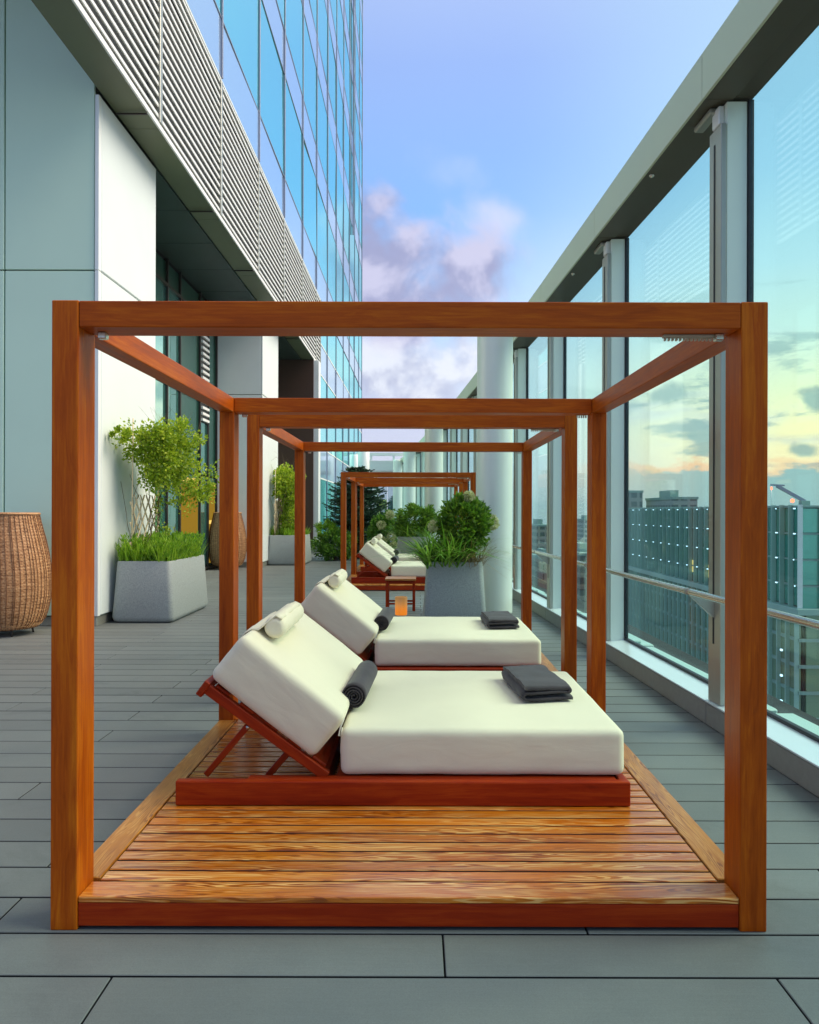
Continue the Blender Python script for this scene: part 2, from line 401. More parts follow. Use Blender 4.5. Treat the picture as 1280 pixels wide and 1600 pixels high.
def bx(name, x0, x1, y0, y1, z0, z1, m, parent=None, bev=.004, seg=1, axis='x', kind=None):
    """A box between world bounds; its local x runs along AXIS (the grain)."""
    c = ((x0 + x1) / 2, (y0 + y1) / 2, (z0 + z1) / 2); d = (x1 - x0, y1 - y0, z1 - z0)
    if axis == 'x': me, r = box_mesh(*d, m, bev, seg), (0, 0, 0)
    elif axis == 'y': me, r = box_mesh(d[1], d[0], d[2], m, bev, seg), (0, 0, R(90))
    else: me, r = box_mesh(d[2], d[1], d[0], m, bev, seg), (0, R(90), 0)
    return put(name, me, c, parent, r, kind)
def bar_between(name, p0, p1, w, d, m, parent=None, bev=.003):
    """A square bar from p0 to p1 lying in the x-z plane: w in the plane, d along y."""
    p0, p1 = Vector(p0), Vector(p1); v = p1 - p0
    return put(name, box_mesh(v.length, d, w, m, bev), (p0 + p1) / 2, parent, (0, -math.atan2(v.z, v.x), 0))
def bm_tube(bm, pts, r, n=8, r1=None, cap=True):
    pts = [Vector(p) for p in pts]; rings = []
    for i, p in enumerate(pts):
        t = (pts[min(i + 1, len(pts) - 1)] - pts[max(i - 1, 0)]).normalized()
        u = t.orthogonal().normalized() if i == 0 else (u - t * u.dot(t)).normalized()
        w = t.cross(u)
        rr = r if r1 is None else r + (r1 - r) * i / (len(pts) - 1)
        rings.append([bm.verts.new(p + (u * math.cos(2 * math.pi * k / n) + w * math.sin(2 * math.pi * k / n)) * rr) for k in range(n)])
    for a, b in zip(rings, rings[1:]):
        for k in range(n): bm.faces.new((a[k], a[(k + 1) % n], b[(k + 1) % n], b[k]))
    if cap: bm.faces.new(rings[0][::-1]); bm.faces.new(rings[-1])
def tube(name, pts, r, m, parent=None, n=10, r1=None, smooth=True, kind=None):
    c = Vector(pts[0]); bm = bmesh.new(); bm_tube(bm, [Vector(p) - c for p in pts], r, n, r1)
    return put(name, to_mesh(bm, name, m, smooth), c, parent, kind=kind)
def lathe_mesh(name, prof, m, n=32, smooth=True):
    bm = bmesh.new(); rings = []
    for r, z in prof:
        rings.append([bm.verts.new((r * math.cos(2 * math.pi * k / n), r * math.sin(2 * math.pi * k / n), z)) for k in range(n)])
    for a, b in zip(rings, rings[1:]):
        for k in range(n): bm.faces.new((a[k], a[(k + 1) % n], b[(k + 1) % n], b[k]))
    bm.faces.new(rings[0][::-1]); bm.faces.new(rings[-1])
    return to_mesh(bm, name, m, smooth)
def dup(o, d, label=None, parent=None):
    """A thing with its parts and sub-parts, moved by d."""
    c = link(o.copy()); c.parent = parent
    if parent is None: c.location = o.location + Vector(d)
    if label: c['label'] = label
    for ch in o.children: dup(ch, d, None, c)
    return c

# ------------------------------------------------------------------ haze and sky-side setting far below
GZ = -112.0
def ground_mat():
    m, g, out = mat('city_ground')
    tc = g.n('ShaderNodeTexCoord').outputs['Object']
    v = g.n('ShaderNodeTexVoronoi', _Scale=.018, distance='CHEBYCHEV'); g.nt.links.new(tc, v.inputs['Vector'])
    br = g.n('ShaderNodeTexBrick', _Scale=.02, _Mortar_Size=.06); g.nt.links.new(tc, br.inputs['Vector'])
    br.inputs['Color1'].default_value = (.16, .17, .16, 1); br.inputs['Color2'].default_value = (.26, .25, .22, 1); br.inputs['Mortar'].default_value = (.09, .09, .10, 1)
    colr = g.mix(.5, br.outputs[0], v.outputs['Color'], 'SOFT_LIGHT')
    pbsdf(g, out, _Base_Color=g.mix(.6, br.outputs[0], colr), _Roughness=.85); return m
me = pydata('ground', [(-2500, -400, 0), (4500, -400, 0), (4500, 5200, 0), (-2500, 5200, 0)], [(0, 1, 2, 3)], ground_mat())
put('ground', me, (0, 0, GZ), kind='structure')
hz, g, out = mat('evening_haze')
pv = g.n('ShaderNodeVolumePrincipled'); pv.inputs['Color'].default_value = (.72, .92, .95, 1); pv.inputs['Density'].default_value = .0002
g.nt.links.new(pv.outputs[0], out.inputs['Volume'])
bm = bmesh.new(); bmesh.ops.create_cube(bm, size=1)
hb = put('haze', to_mesh(bm, 'haze', hz), (800, 2200, (GZ - 1 + 52) / 2), kind='stuff')
hb.scale = (7400, 6600, 52 - GZ + 1)

# ------------------------------------------------------------------ the deck
P = .2525; Y0 = 2.479
def wx(x0, y): return x0 - .0421 * y - .00074 * max(0, y - 8) ** 2      # the glass screen bends gently inwards
deck = put('deck', pydata('deck', [(-9, -1.5, 0), (2.9, -1.5, 0), (2.6, 20, 0), (.4, 54, 0), (-9, 54, 0)], [(0, 1, 2, 3, 4)], M['joint']), (0, 0, -.03), kind='structure')
far_v, far_f = [], []
def far_board(x0, x1, y0, y1):
    b = len(far_v); z = 0.0
    far_v.extend([(x0, y0, -.02), (x1, y0, -.02), (x1, y1, -.02), (x0, y1, -.02), (x0, y0, z), (x1, y0, z), (x1, y1, z), (x0, y1, z)])
    far_f.extend([tuple(b + i for i in q) for q in ((4, 5, 6, 7), (0, 1, 5, 4), (2, 3, 7, 6), (1, 2, 6, 5), (3, 0, 4, 7))])
starts = {-1: -.915, 0: .09, 1: -1.43, 2: -.42, 3: .55, 4: -.05, 5: -.94}
nb = 0
for k in range(-12, 204):
    ya, yb = Y0 + P * k + (.006 if k < 12 else .009), Y0 + P * (k + 1) - (.006 if k < 12 else .009)
    s = starts.get(k, -1.94 if k % 2 == 0 else -.94 + .07 * math.sin(k * 2.1))
    xm = wx(2.22, (ya + yb) / 2)
    x = s - 2.005 * 5
    while x < xm:
        x0, x1 = max(x + .003, -8.9), min(x + 2.005 - .003, xm)
        if x1 - x0 > .05:
            near = -3 <= k <= 33 and x1 > -.62 * yb - .8 and (k < 20 or x1 > -6)
            if near and nb < 300:
                db = bx('deck_board', x0, x1, ya, yb, -.026, 0, M['deck'], deck, .0025); nb += 1
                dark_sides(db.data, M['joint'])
            else: far_board(x0, x1, ya, yb)
        x += 2.005
put('distant_deck_boards', pydata('distant_deck_boards', far_v, far_f, M['deck']), (0, 0, 0), deck, kind='stuff')

# ------------------------------------------------------------------ left: the tower and its ground floor
TX = -3.44; WX = -3.87
tower = thing('glass_tower', (-4, 30, 0), 'tall blue glass tower with white louvre band and metal clad base along the left', 'building')
def panel(name, x0, x1, y0, y1, z0, z1, m, bev=.006, par=None): return bx(name, x0, x1, y0, y1, z0, z1, m, par or tower, bev)
g_ = .008
# front pier at Y = 10: front panels (facing the camera) and side panels
for xa, xb in ((-6.2, -5.03), (-5.03, WX - .06), (-7.4, -6.2), (-8.6, -7.4)):
    for za, zb in ((.12, 4.34), (4.34, 9.2)):
        panel('wall_panel', xa + g_, xb - g_, 10.0, 10.05, za + g_, zb - g_, M['panel_front'])
for za, zb in ((.12, 4.34), (4.34, 6.48)):
    panel('corner_trim', WX - .055, WX - .005, 9.985, 10.06, za + .003, zb - .003, M['trim'], .004)
    panel('wall_panel', WX - .05, WX, 10.065, 12.15, za + g_, zb - g_, M['panel'], .01)
panel('plinth', -8.6, WX - .03, 10.02, 12.12, 0, .115, M['alu'])
panel('core', -8.58, WX - .06, 10.06, 12.1, .12, 9.19, M['louvre_back'], 0)
# pier 2
for xa, xb in ((-5.05, WX - .05),):
    for za, zb in ((.12, 4.34), (4.34, 6.48)):
        panel('wall_panel', xa + g_, xb, 20.6, 20.65, za + g_, zb - g_, M['trim'])
        panel('wall_panel', WX - .045, WX, 20.6, 22.9, za + g_, zb - g_, M['panel'], .01)
panel('corner_trim', -5.09, -5.045, 20.58, 20.66, .0, 6.48, M['trim'], .004)
panel('plinth', -5.05, WX - .03, 20.63, 22.88, 0, .115, M['alu'])
panel('core', -7.0, WX - .055, 20.66, 22.88, .12, 6.48, M['louvre_back'], 0)
# pier 3, white end of the overhang
panel('wall_panel', -5.0, -3.45, 27.4, 27.45, .3, 6.48, M['brown_frame'])
panel('wall_panel', -3.52, -3.28, 27.46, 27.95, .31, 6.48, M['trim'], .01)
panel('plinth', -4.9, -3.26, 27.44, 27.97, 0, .30, M['alu'])
# recess glazing 1: between the piers
RX = -5.05
ys = [12.16, 13.2, 14.3, 15.4, 16.5, 17.4, 19.0, 19.75, 20.58]
zs = [.1, 2.25, 4.0, 5.95, 6.45]
for a, b in zip(ys, ys[1:]):
    panel('mullion', RX - .05, RX + .05, b - .03, b + .03, 0, 6.48, M['dark_frame'], .004)
    for za, zb in zip(zs, zs[1:]):
        dark = (b == 19.0 or b == 20.58) or (za > 5 and b > 14)
        if b in (19.0, 20.58) and za < 2: continue
        panel('window_pane', RX - .015, RX, a + .032, b - .032, za + .03, zb - .03, M['door_glass'] if dark else M['recess_glass'], 0)
for zb in (.05, 4.0, 5.95):
    panel('transom', RX - .04, RX + .055, 12.17, 20.57, zb - .03, zb + .03, M['dark_frame'], .004)
for a, b in ((17.4, 19.0), (19.75, 20.58)):                 # glowing panels on the doors stand in for the lit lobby
    panel('door', RX - .03, RX + .012, a + .032, b - .032, .1, 2.22, M['door_glass'], .003)
    panel('lobby_glow_panel', RX - .008, RX + .016, a + .10, b - .10, .9 if a < 18 else .15, 2.05, M['lobby_glow'], .02, None)
for a, b, z in ((17.4, 19.0, 2.06), (19.75, 20.58, 1.1), (19.75, 20.58, 2.0)): panel('glow_band', RX - .008, RX + .03, a + .12, b - .12, z, z + .09, M['band_glow'], .02)  # glowing bands added for the brighter lobby parts, not lamps
panel('interior_blind', RX + .001, RX + .03, 19.0 + .1, 19.72, 3.5, 5.6, M['louvre_back'], .003)
for i in range(15): panel('blind_slat', RX + .012, RX + .075, 19.1, 19.70, 3.52 + i * .14, 3.58 + i * .14, M['louvre'], .003)
# recess glazing 2
for a, b in ((22.92, 23.9), (23.9, 25.0), (25.0, 26.2), (26.2, 27.38)):
    panel('mullion', RX - .05, RX + .05, b - .03, b + .03, 0, 6.48, M['dark_frame'], .004)
    for za, zb in zip(zs, zs[1:]):
        panel('window_pane', RX - .015, RX, a + .032, b - .032, za + .03, zb - .03, M['door_glass'] if za > 3 else M['recess_glass'], 0)
panel('core', -7.0, RX - .06, 12.16, 27.38, .0, 6.48, M['louvre_back'], 0)
# recess ceiling panels
y = 12.16
while y < 27.3:
    y1 = min(y + 1.7, 27.38)
    if not (20.5 < (y + y1) / 2 < 22.9): panel('ceiling_panel', RX, WX - .02, y + .006, y1 - .006, 6.49, 6.53, M['dark_ceiling'], .003)
    y = y1
# louvre box
ZL0, ZL1 = 6.5, 8.93
ly = [4.16, 7.56, 10.96, 14.36, 17.76, 21.16, 24.56, 27.96, 29.2]
for a, b in zip(ly, ly[1:]):
    panel('soffit_panel', WX, TX - .025, a + .006, b - .006, ZL0 + .01, ZL0 + .05, M['soffit'], .004)
    panel('louvre_edge', TX - .02, TX + .005, a + .003, b - .003, ZL0, ZL0 + .075, M['louvre'], .004)
    panel('louvre_post', TX - .10, TX + .02, b - .05, b + .05, ZL0 + .08, ZL1, M['alu'], .006)
    for i in range(17):
        z = ZL0 + .16 + i * .1405
        panel('louvre_slat', TX - .024, TX - .002, a + .055, b - .055, z - .027, z + .027, M['louvre'], .006)
    bx('drain_rod', WX + .02, TX - .01, b - .5, b - .47, ZL0 - .035, ZL0 - .012, M['dark_frame'], tower, .006)
panel('louvre_backing', WX - .02, TX - .16, 4.16, 29.2, ZL0 + .06, ZL1 - .02, M['louvre_back'], 0)
panel('louvre_end', WX - .01, TX - .005, 29.21, 29.25, ZL0, ZL1, M['alu'], .004)
panel('louvre_cap', WX, TX + .01, 4.16, 29.2, ZL1, ZL1 + .04, M['trim'], .004)
# curtain wall above and beyond the louvres
ty = [7.56, 10.96, 14.36, 17.76, 21.16, 24.56, 27.96, 31.36, 34.76, 38.16, 41.56, 44.96, 48.36, 51.0]
tz = [ZL1 + .045]; sp = True
zt = 10.04
rows = [(ZL1 + .045, 10.04, 'spandrel')]
while zt < 46:
    rows.append((zt, zt + 2.66, 'vision')); rows.append((zt + 2.66, zt + 3.78, 'spandrel')); zt += 3.78
def pane(a, b, z0, z1, k):
    o = panel('window_pane' if k == 'vision' else 'spandrel_pane', TX - .03, TX, a + .025, b - .025, z0 + .02, z1 - .02, M[k], 0)
    o.rotation_euler = (0, R(rng.normal(0, .22)), R(rng.normal(0, .22)))
for a, b in zip(ty, ty[1:]):
    for z0, z1, k in rows: pane(a, b, z0, z1, k)
ZT = rows[-1][1]
for b in ty:
    zb = ZL1 + .05 if b < 29 else .1
    panel('mullion', TX - .08, TX + .035, b - .021, b + .021, zb, ZT, M['mullion'], .004)
for z0, z1, k in rows[1:]:
    panel('transom', TX - .05, TX + .012, ty[0], ty[-1], z0 - .017, z0 + .017, M['mullion'], .004)
low_rows = [(.35, 2.6, 'vision'), (2.6, 3.7, 'spandrel'), (3.7, 6.3, 'vision'), (6.3, 7.4, 'spandrel'), (7.4, 8.93, 'vision')]
for a, b in zip(ty[6:], ty[7:]):
    for z0, z1, k in low_rows: pane(a + (1.3 if a < 28 and z0 > 5 else 0), b, z0, z1, k)
for z0, z1, k in low_rows:
    panel('transom', TX - .05, TX + .015, 29.3, ty[-1], z0 - .025, z0 + .025, M['trim'], .004)
panel('plinth', TX - .1, TX - .005, 27.98, 51, 0, .34, M['alu'])
panel('core', -16, TX - .12, 29.3, 50.95, .1, ZT, M['louvre_back'], 0)
panel('core', -16, TX - .13, 7.6, 29.28, ZL1 + .06, ZT, M['louvre_back'], 0)
panel('ladder_rail', TX + .02, TX + .10, 43.2, 43.26, 16, 34, M['mullion'], .004)

# ------------------------------------------------------------------ right: the glass screen, handrail
screen = thing('glass_screen', (2.0, 5, 0), 'tall clear glass wind screen with pale fins and grey header beam along the right edge', 'glass wall')
def prism(name, xa, xb, z0, z1, ya, yb, m, parent, z1b=None, bev=.003):
    """A straight piece of the bent screen between ya and yb, offsets xa..xb from its line; z1b = height of its far side."""
    z1b = z1 if z1b is None else z1b
    c = Vector(((wx(xa, ya) + wx(xb, yb)) / 2, (ya + yb) / 2, z0))
    v = [Vector(p) - c for p in ((wx(xa, ya), ya, z0), (wx(xb, ya), ya, z0), (wx(xb, yb), yb, z0), (wx(xa, yb), yb, z0),
                                 (wx(xa, ya), ya, z1), (wx(xb, ya), ya, z1b), (wx(xb, yb), yb, z1b), (wx(xa, yb), yb, z1))]
    bm = bmesh.new(); vs = [bm.verts.new(p) for p in v]
    for q in ((0, 3, 2, 1), (4, 5, 6, 7), (0, 1, 5, 4), (1, 2, 6, 5), (2, 3, 7, 6), (3, 0, 4, 7)): bm.faces.new([vs[i] for i in q])
    if bev: bmesh.ops.bevel(bm, geom=bm.edges[:], offset=bev, segments=1, affect='EDGES')
    return put(name, to_mesh(bm, name, m), c, parent)
fy = [-2.75, -.08, 2.58, 5.25, 7.90, 10.55, 13.2, 15.85, 18.5, 21.15, 23.8, 26.45, 29.1, 31.75, 34.4, 37.05, 39.7, 42.35, 45.0, 47.65]
HZ = 4.05
for i, (a, b) in enumerate(zip(fy, fy[1:])):
    prism('kerb_block', 2.15, 2.42, 0, .15, a + .19 + .004, b + .19 - .004, M['kerb'], screen, bev=.008)
    prism('sill', 2.142, 2.352, .153, .163, a + .195, b + .185, M['sill'], screen, .178, bev=.002)
    prism('gasket', 2.336, 2.372, .172, .198, a + .20, b + .02, M['black'], screen)
    pn = prism('glass_pane', 2.348, 2.360, .19, HZ - .004, a + .17, b - .012, M['glass'], screen, bev=0)
    prism('outer_ledge', 2.42, 2.70 - .05 * (i % 2), .02, .095, a + .23, b + .12, M['ledge'], screen, bev=.012)
    prism('outer_ledge', 2.44, 2.60, .095, .125, a + .3, b - .1, M['ledge'], screen, bev=.01)
    prism('header_face', 2.04, 2.06, HZ - .004, 4.345, a + .003, b - .003, M['header_face'], screen)
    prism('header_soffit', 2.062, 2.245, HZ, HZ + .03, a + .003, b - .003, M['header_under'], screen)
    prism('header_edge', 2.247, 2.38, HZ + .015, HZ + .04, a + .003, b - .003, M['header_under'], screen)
    prism('header_cap', 2.062, 2.40, HZ + .26, 4.338, a + .003, b - .003, M['header_face'], screen)
    yb = (a + b) / 2 - .15
    bm = bmesh.new(); bmesh.ops.create_uvsphere(bm, u_segments=10, v_segments=6, radius=.022)
    put('header_bolt', to_mesh(bm, 'header_bolt', M['steel'], True), (wx(2.105, yb), yb, HZ - .003), screen)
for y in fy:
    prism('mullion', 2.165, 2.20, .166, 3.9, y, y + .19, M['alu'], screen, bev=.004)
    prism('slot_shade_strip', 2.161, 2.168, .55, 3.8, y + .095, y + .112, M['black'], screen, bev=0)  # black strip set proud, standing in for the groove's shade
    prism('fin_panel', 2.203, 2.335, .166, HZ - .01, y + .005, y + .185, M['fin'], screen, bev=.004)
    prism('gasket', 2.336, 2.372, .20, HZ - .004, y - .01, y + .165, M['black'], screen)
    prism('header_bracket', 2.13, 2.20, 4.005, 4.046, y + .10, y + .38, M['alu'], screen, bev=.01)
    prism('header_bracket', 2.165, 2.202, 3.91, 4.03, y + .04, y + .15, M['trim'], screen, bev=.006)
rail = thing('handrail', (2.0, 5, .89), 'round brushed steel handrail on brackets along the glass wall', 'handrail')
pts = [(wx(2.0, y), y, .89) for y in np.arange(-2, 48.1, 1.0)]
tube('rail', pts, .0215, M['steel'], rail, 16)
for y in fy[1:]:
    for k in (0,):
        c = Vector((wx(2.0, y + .1), y + .1, .89))
        bm = bmesh.new()
        v = [(.0, .012, -.012), (.165, .05, -.09), (.165, .05, -.17), (.0, .012, -.022), (.0, -.012, -.012), (.165, -.012, -.05), (.165, -.012, -.17), (.0, -.012, -.022)]
        vs = [bm.verts.new(p) for p in v]
        for q in ((0, 1, 2, 3), (7, 6, 5, 4), (0, 4, 5, 1), (1, 5, 6, 2), (2, 6, 7, 3), (3, 7, 4, 0)): bm.faces.new([vs[i] for i in q])
        put('bracket', to_mesh(bm, 'bracket', M['alu']), c, rail)
        bm = bmesh.new(); bm_tube(bm, [(0, -.03, 0), (0, .03, 0)], .0235, 16)
        put('collar', to_mesh(bm, 'collar', M['alu'], True), c, rail)

# round columns
col_me = lathe_mesh('column', [(.25, 0), (.25, .02), (.25, 4.12), (.25, 4.2), (.245, 4.2)], M['column'], 40)
cl = ['large round pale column behind the tall shrub planter', 'second round pale column from the camera, rising behind the far cabanas',
      'third round pale column, slim in the distance beside the glass wall', 'most distant round pale column, beyond the dark conifer']
for (x, y), l in zip(((1.094, 11.5), (.465, 22.2), (-.29, 33.4), (-1.02, 44.0)), cl):
    o = put('column', col_me, (x, y, 0)); tag(o, l, 'column', 'round columns along the glass wall')

# steel frame across the far end
end = thing('steel_pergola', (-1.5, 47, 0), 'white steel pergola frame closing the far end of the terrace behind the conifer', 'pergola')
bx('beam', -3.40, .1, 46.0, 46.2, 4.55, 4.72, M['white_steel'], end)
bx('beam', -3.40, .1, 46.3, 46.7, 3.75, 4.30, M['white_steel'], end)
bx('beam', -3.40, .1, 45.7, 45.8, 3.55, 3.68, M['alu'], end)
for x in (-3.38, -2.62, -1.35, -.1): bx('post', x, x + .12, 46.02, 46.18, 4.305, 4.545, M['white_steel'], end)
for x in (-3.38, -.55): bx('post', x, x + .2, 46.31, 46.51, 0, 3.74, M['white_steel'], end)
o = put('post', lathe_mesh('post', [(.30, 0), (.30, 4.5), (.28, 4.54)], M['white_steel'], 32), (-3.7 + .25, 45.2, 0), end); o.location.x += .0
put('post', o.data, (-2.75 - .0, 42.6, 0), end)
for x in np.arange(-3.3, .0, .82): bx('glass_panel', x + .01, x + .80, 46.75, 46.78, .1, 3.74, M['end_glass'], end, 0)

# ------------------------------------------------------------------ the city behind the glass
def bays(root, n, m_): pass
BX, BY0, BY1, BZ = 60.0, 128.0, 243.0, 2.6
office = thing('office_building', (80, 180, GZ), 'long green glass office block with vertical fins and rows of small lights across the street', 'building')
bx('core', BX + .5, 120, BY0 + .5, BY1, GZ, BZ - .3, M['louvre_back'], office, 0)
bx('parapet', BX - .05, 120, BY0 - .05, BY1, BZ - .35, BZ, M['city_slab'], office, .02)
pitch = 3.2; fl = 4.1
up_y = np.arange(BY0, BY1 - 1, pitch)
zu = [BZ - .4 - i * fl for i in range(4)]
for y in up_y:
    for z in zu:
        h = fl if z != zu[-1] else 3.4
        bx('window_pane', BX + .3, BX + .45, y + .12, y + pitch - .12, z - h + .25, z - .1, M['city_glass'], office, 0)
for x in np.arange(BX, BX + 26, pitch):
    for z in zu:
        bx('window_pane', x + .5, x + pitch - .1, BY0 + .3, BY0 + .45, z - fl + .25, z - .1, M['city_glass'], office, 0)
for z in zu[1:]:
    bx('floor_band', BX + .1, BX + .34, BY0 + .2, BY1, z - .10, z + .18, M['city_slab'], office, 0)
    bx('floor_band', BX + .35, 119, BY0 + .1, BY0 + .34, z - .10, z + .18, M['city_slab'], office, 0)
ZB = zu[-1] - 3.4
bx('ledge', BX - 1.0, 119.5, BY0 - 1.0, BY1, ZB - 1.0, ZB, M['city_fin'], office, .05)
for i, y in enumerate(np.arange(BY0, BY1, pitch)):
    bx('fin', BX - .55, BX + .25, y - (.12 if i else .05), y + (.12 if i else .05), ZB + .02, BZ + .1, M['city_fin'] if i else M['white_steel'], office, 0)
for x in np.arange(BX + pitch, BX + 26, pitch):
    bx('fin', x - .12, x + .12, BY0 - .55, BY0 + .25, ZB + .02, BZ + .1, M['city_fin'], office, 0)
zl = [ZB - 1.0 - i * fl for i in range(12)]
lowv, lowf = [], []
def hexa(V, F, x0, x1, y0, y1, z0, z1):
    b = len(V)
    V.extend([(x0, y0, z0), (x1, y0, z0), (x1, y1, z0), (x0, y1, z0), (x0, y0, z1), (x1, y0, z1), (x1, y1, z1), (x0, y1, z1)])
    F.extend([tuple(b + i for i in q) for q in ((0, 3, 2, 1), (4, 5, 6, 7), (0, 1, 5, 4), (1, 2, 6, 5), (2, 3, 7, 6), (3, 0, 4, 7))])
cnt = 0
for z in zl:
    for y in up_y:
        if cnt < 110 and y < 165:
            bx('window_pane', BX - .3, BX + .05, y + .12, y + pitch - .12, z - fl + .45, z - .1, M['city_glass_low'], office, 0); cnt += 1
        else: hexa(lowv, lowf, BX - .3, BX + .05, y + .12, y + pitch - .12, z - fl + .45, z - .1)
    for x in np.arange(BX + .6, BX + 26, pitch): hexa(lowv, lowf, x + .12, x + pitch - .12, BY0 - .3, BY0 + .05, z - fl + .45, z - .1)
put('lower_window_panes', pydata('lower_window_panes', lowv, lowf, M['city_glass_low']), (0, 0, 0), office, kind='stuff')
for y in np.arange(BY0, BY1, pitch):
    bx('fin', BX - 1.0, BX - .32, y - .13, y + .13, GZ, ZB - 1.02, M['city_fin'], office, 0)
for z in zl[1:]:
    bx('floor_band', BX - .45, BX - .1, BY0 - .4, BY1, z - .1, z + .42, M['city_slab'], office, 0)
    bx('floor_band', BX - .1, 118, BY0 - .45, BY0 - .1, z - .1, z + .42, M['city_slab'], office, 0)
ledv, ledf = [], []; rc0 = np.random.default_rng(5)
for j, y in enumerate(np.arange(BY0 + .9, BY1, pitch * 2 if True else pitch)):
    for z in [BZ - .5] + [q + .05 for q in zu[1:]]:
        for dy in (-.22, .22): hexa(ledv, ledf, BX - .72, BX - .58, y + dy - .06, y + dy + .06, z - .09, z + .09) if rc0.random() > .08 else None
    if j < 2:
        for z in zl[1:5:1]: hexa(ledv, ledf, BX - 1.3, BX - 1.05, y + 3.0, y + 3.5, z - 2.2, z - 1.9)
put('facade_lights', pydata('facade_lights', ledv, ledf, M['led']), (0, 0, 0), office, kind='stuff')
wv, wf = [], []
for y, z in ((150, -8), (153.5, -8.4), (163, -7.8), (168, -12), (173, -12.2), (146.8, -8), (196, -8), (178, -11.5)):
    bx('lit_window', BX + .2, BX + .29, y, y + 1.2, z, z + 2.6, M['lit_window'], office, 0)
crane = thing('roof_crane', (BX + 3, 133, BZ), 'small roof crane jib with a glowing red warning light on the office roof', 'crane')
bx('base', BX + 2.2, BX + 3.6, 132.5, 133.6, BZ, BZ + .8, M['city_slab'], crane, .03)
bar_between('jib', (BX + 2.9, 133, BZ + .7), (BX - 1.6, 133, BZ + 3.2), .5, .5, M['mullion'], crane)
bar_between('jib_head', (BX - 2.6, 133, BZ + 3.35), (BX - .4, 133, BZ + 3.25), .25, .4, M['mullion'], crane)
bm = bmesh.new(); bmesh.ops.create_uvsphere(bm, u_segments=12, v_segments=8, radius=.32)
put('warning_light', to_mesh(bm, 'warning_light', M['red_lamp'], True), (BX + .1, 131.2, BZ + .75), crane)
mast = thing('antenna_mast', (BX + 4, 148, BZ), 'thin antenna mast with red tip standing on the office roof', 'antenna')
tube('mast', [(BX + 4, 148, BZ), (BX + 4, 148, BZ + 3.0)], .07, M['trim'], mast, 6)
tube('mast_tip', [(BX + 4, 148, BZ + 3.01), (BX + 4, 148, BZ + 3.5)], .16, M['red_lamp'], mast, 6)

def city_mat(name, wall, win):
    m, g, out = mat(name)
    tc = g.n('ShaderNodeTexCoord').outputs['Object']
    rnd = g.n('ShaderNodeObjectInfo').outputs['Random']; isl = g.n('ShaderNodeNewGeometry').outputs['Random Per Island']
    sp = g.n('ShaderNodeSeparateXYZ', _0=tc)
    hx = g.m('ADD', sp.outputs[0], sp.outputs[1])
    fx = g.m('FRACT', g.m('MULTIPLY', hx, .30)); fz = g.m('FRACT', g.m('MULTIPLY', sp.outputs[2], .28))
    w = g.m('MULTIPLY', g.m('MULTIPLY', g.m('GREATER_THAN', fx, .3), g.m('GREATER_THAN', fz, .42)), 1.0)
    nz = g.n('ShaderNodeNewGeometry').outputs['Normal']
    up = g.m('ABSOLUTE', g.n('ShaderNodeSeparateXYZ', _0=nz).outputs[2])
    w = g.m('MULTIPLY', w, g.m('LESS_THAN', up, .5))
    r = g.m('FRACT', g.m('ADD', g.m('MULTIPLY', rnd, 3.7), isl))
    wl = g.mix(r, wall, (wall[0] * .5, wall[1] * .5, wall[2] * .48))
    pbsdf(g, out, _Base_Color=g.mix(w, wl, win), _Roughness=.6); return m
CM = [city_mat('tan_city_wall', (.34, .30, .25), (.06, .07, .07)), city_mat('white_city_wall', (.52, .52, .50), (.10, .13, .14)), city_mat('grey_city_wall', (.30, .33, .33), (.05, .08, .09))]
def block(az0, az1, y, top_px, m, dep=30, name='distant_building', label='', roofs=True):
    x0, x1 = math.tan(R(az0)) * y, math.tan(R(az1)) * y
    z1 = H + (800 - top_px) / 1282 * y
    o = thing(name, ((x0 + x1) / 2, y, GZ), label, 'building', 'buildings of the far city')
    bx('walls', x0, x1, y, y + dep, GZ, z1, m, o, 0)
    bx('parapet', x0 - .3, x1 + .3, y - .3, y + dep + .3, z1, z1 + .9, M['city_slab'], o, 0)
    bx('rooftop_plant', x0 + (x1 - x0) * .25, x0 + (x1 - x0) * .6, y + dep * .3, y + dep * .7, z1 + .91, z1 + 3.6, M['city_slab'], o, 0)
block(13.6, 15.4, 330, 769, CM[1], 40, label='flat grey tower rising behind the left end of the green office block')
block(17.35, 18.9, 300, 779, CM[1], 35, label='pale rooftop block just above the roof of the green office block')
block(8.35, 9.4, 420, 822, CM[0], 40, label='brown slab building with small windows seen beside the second pale fin')
block(8.75, 9.6, 300, 875, CM[0], 30, label='tan mid rise block below the handrail between two cabana posts')
block(11.3, 12.7, 260, 868, CM[0], 30, label='tan brick block with a grid of windows seen in the narrow gap between posts')
block(10.0, 11.2, 500, 846, CM[2], 30, label='grey office block in haze left of the tan brick block')
block(7.0, 8.0, 520, 850, CM[1], 40, label='pale low block at the left edge of the city view')
block(11.5, 12.4, 620, 812, CM[1], 30, label='slim pale tower in the haze above the tan brick block')
# the rest of the city reads as one hazy mass
V, F = [], []
rc = np.random.default_rng(3)
for i in range(1500):
    y = 420 + 3900 * rc.random() ** 1.3; a = R(-14 + 52 * rc.random())
    x = math.tan(a) * y; w = 10 + 22 * rc.random(); d = 12 + 25 * rc.random()
    h = 8 + 40 * rc.random() ** 2.2 + (45 * rc.random() if rc.random() < .08 else 0)
    if x < 130 and y < 260: continue
    hexa(V, F, x - w / 2, x + w / 2, y, y + d, 0, h)
put('distant_city', pydata('distant_city', V, F, CM[1]), (0, 0, GZ), kind='stuff')
road = put('road', pydata('road', [(60, 0, 0), (52, 0, 0), (40, 900, 0), (62, 900, 0)], [(0, 1, 2, 3)], plain('pale_road', (.38, .38, .36), .8)), (0, 150, GZ + .05), kind='structure')

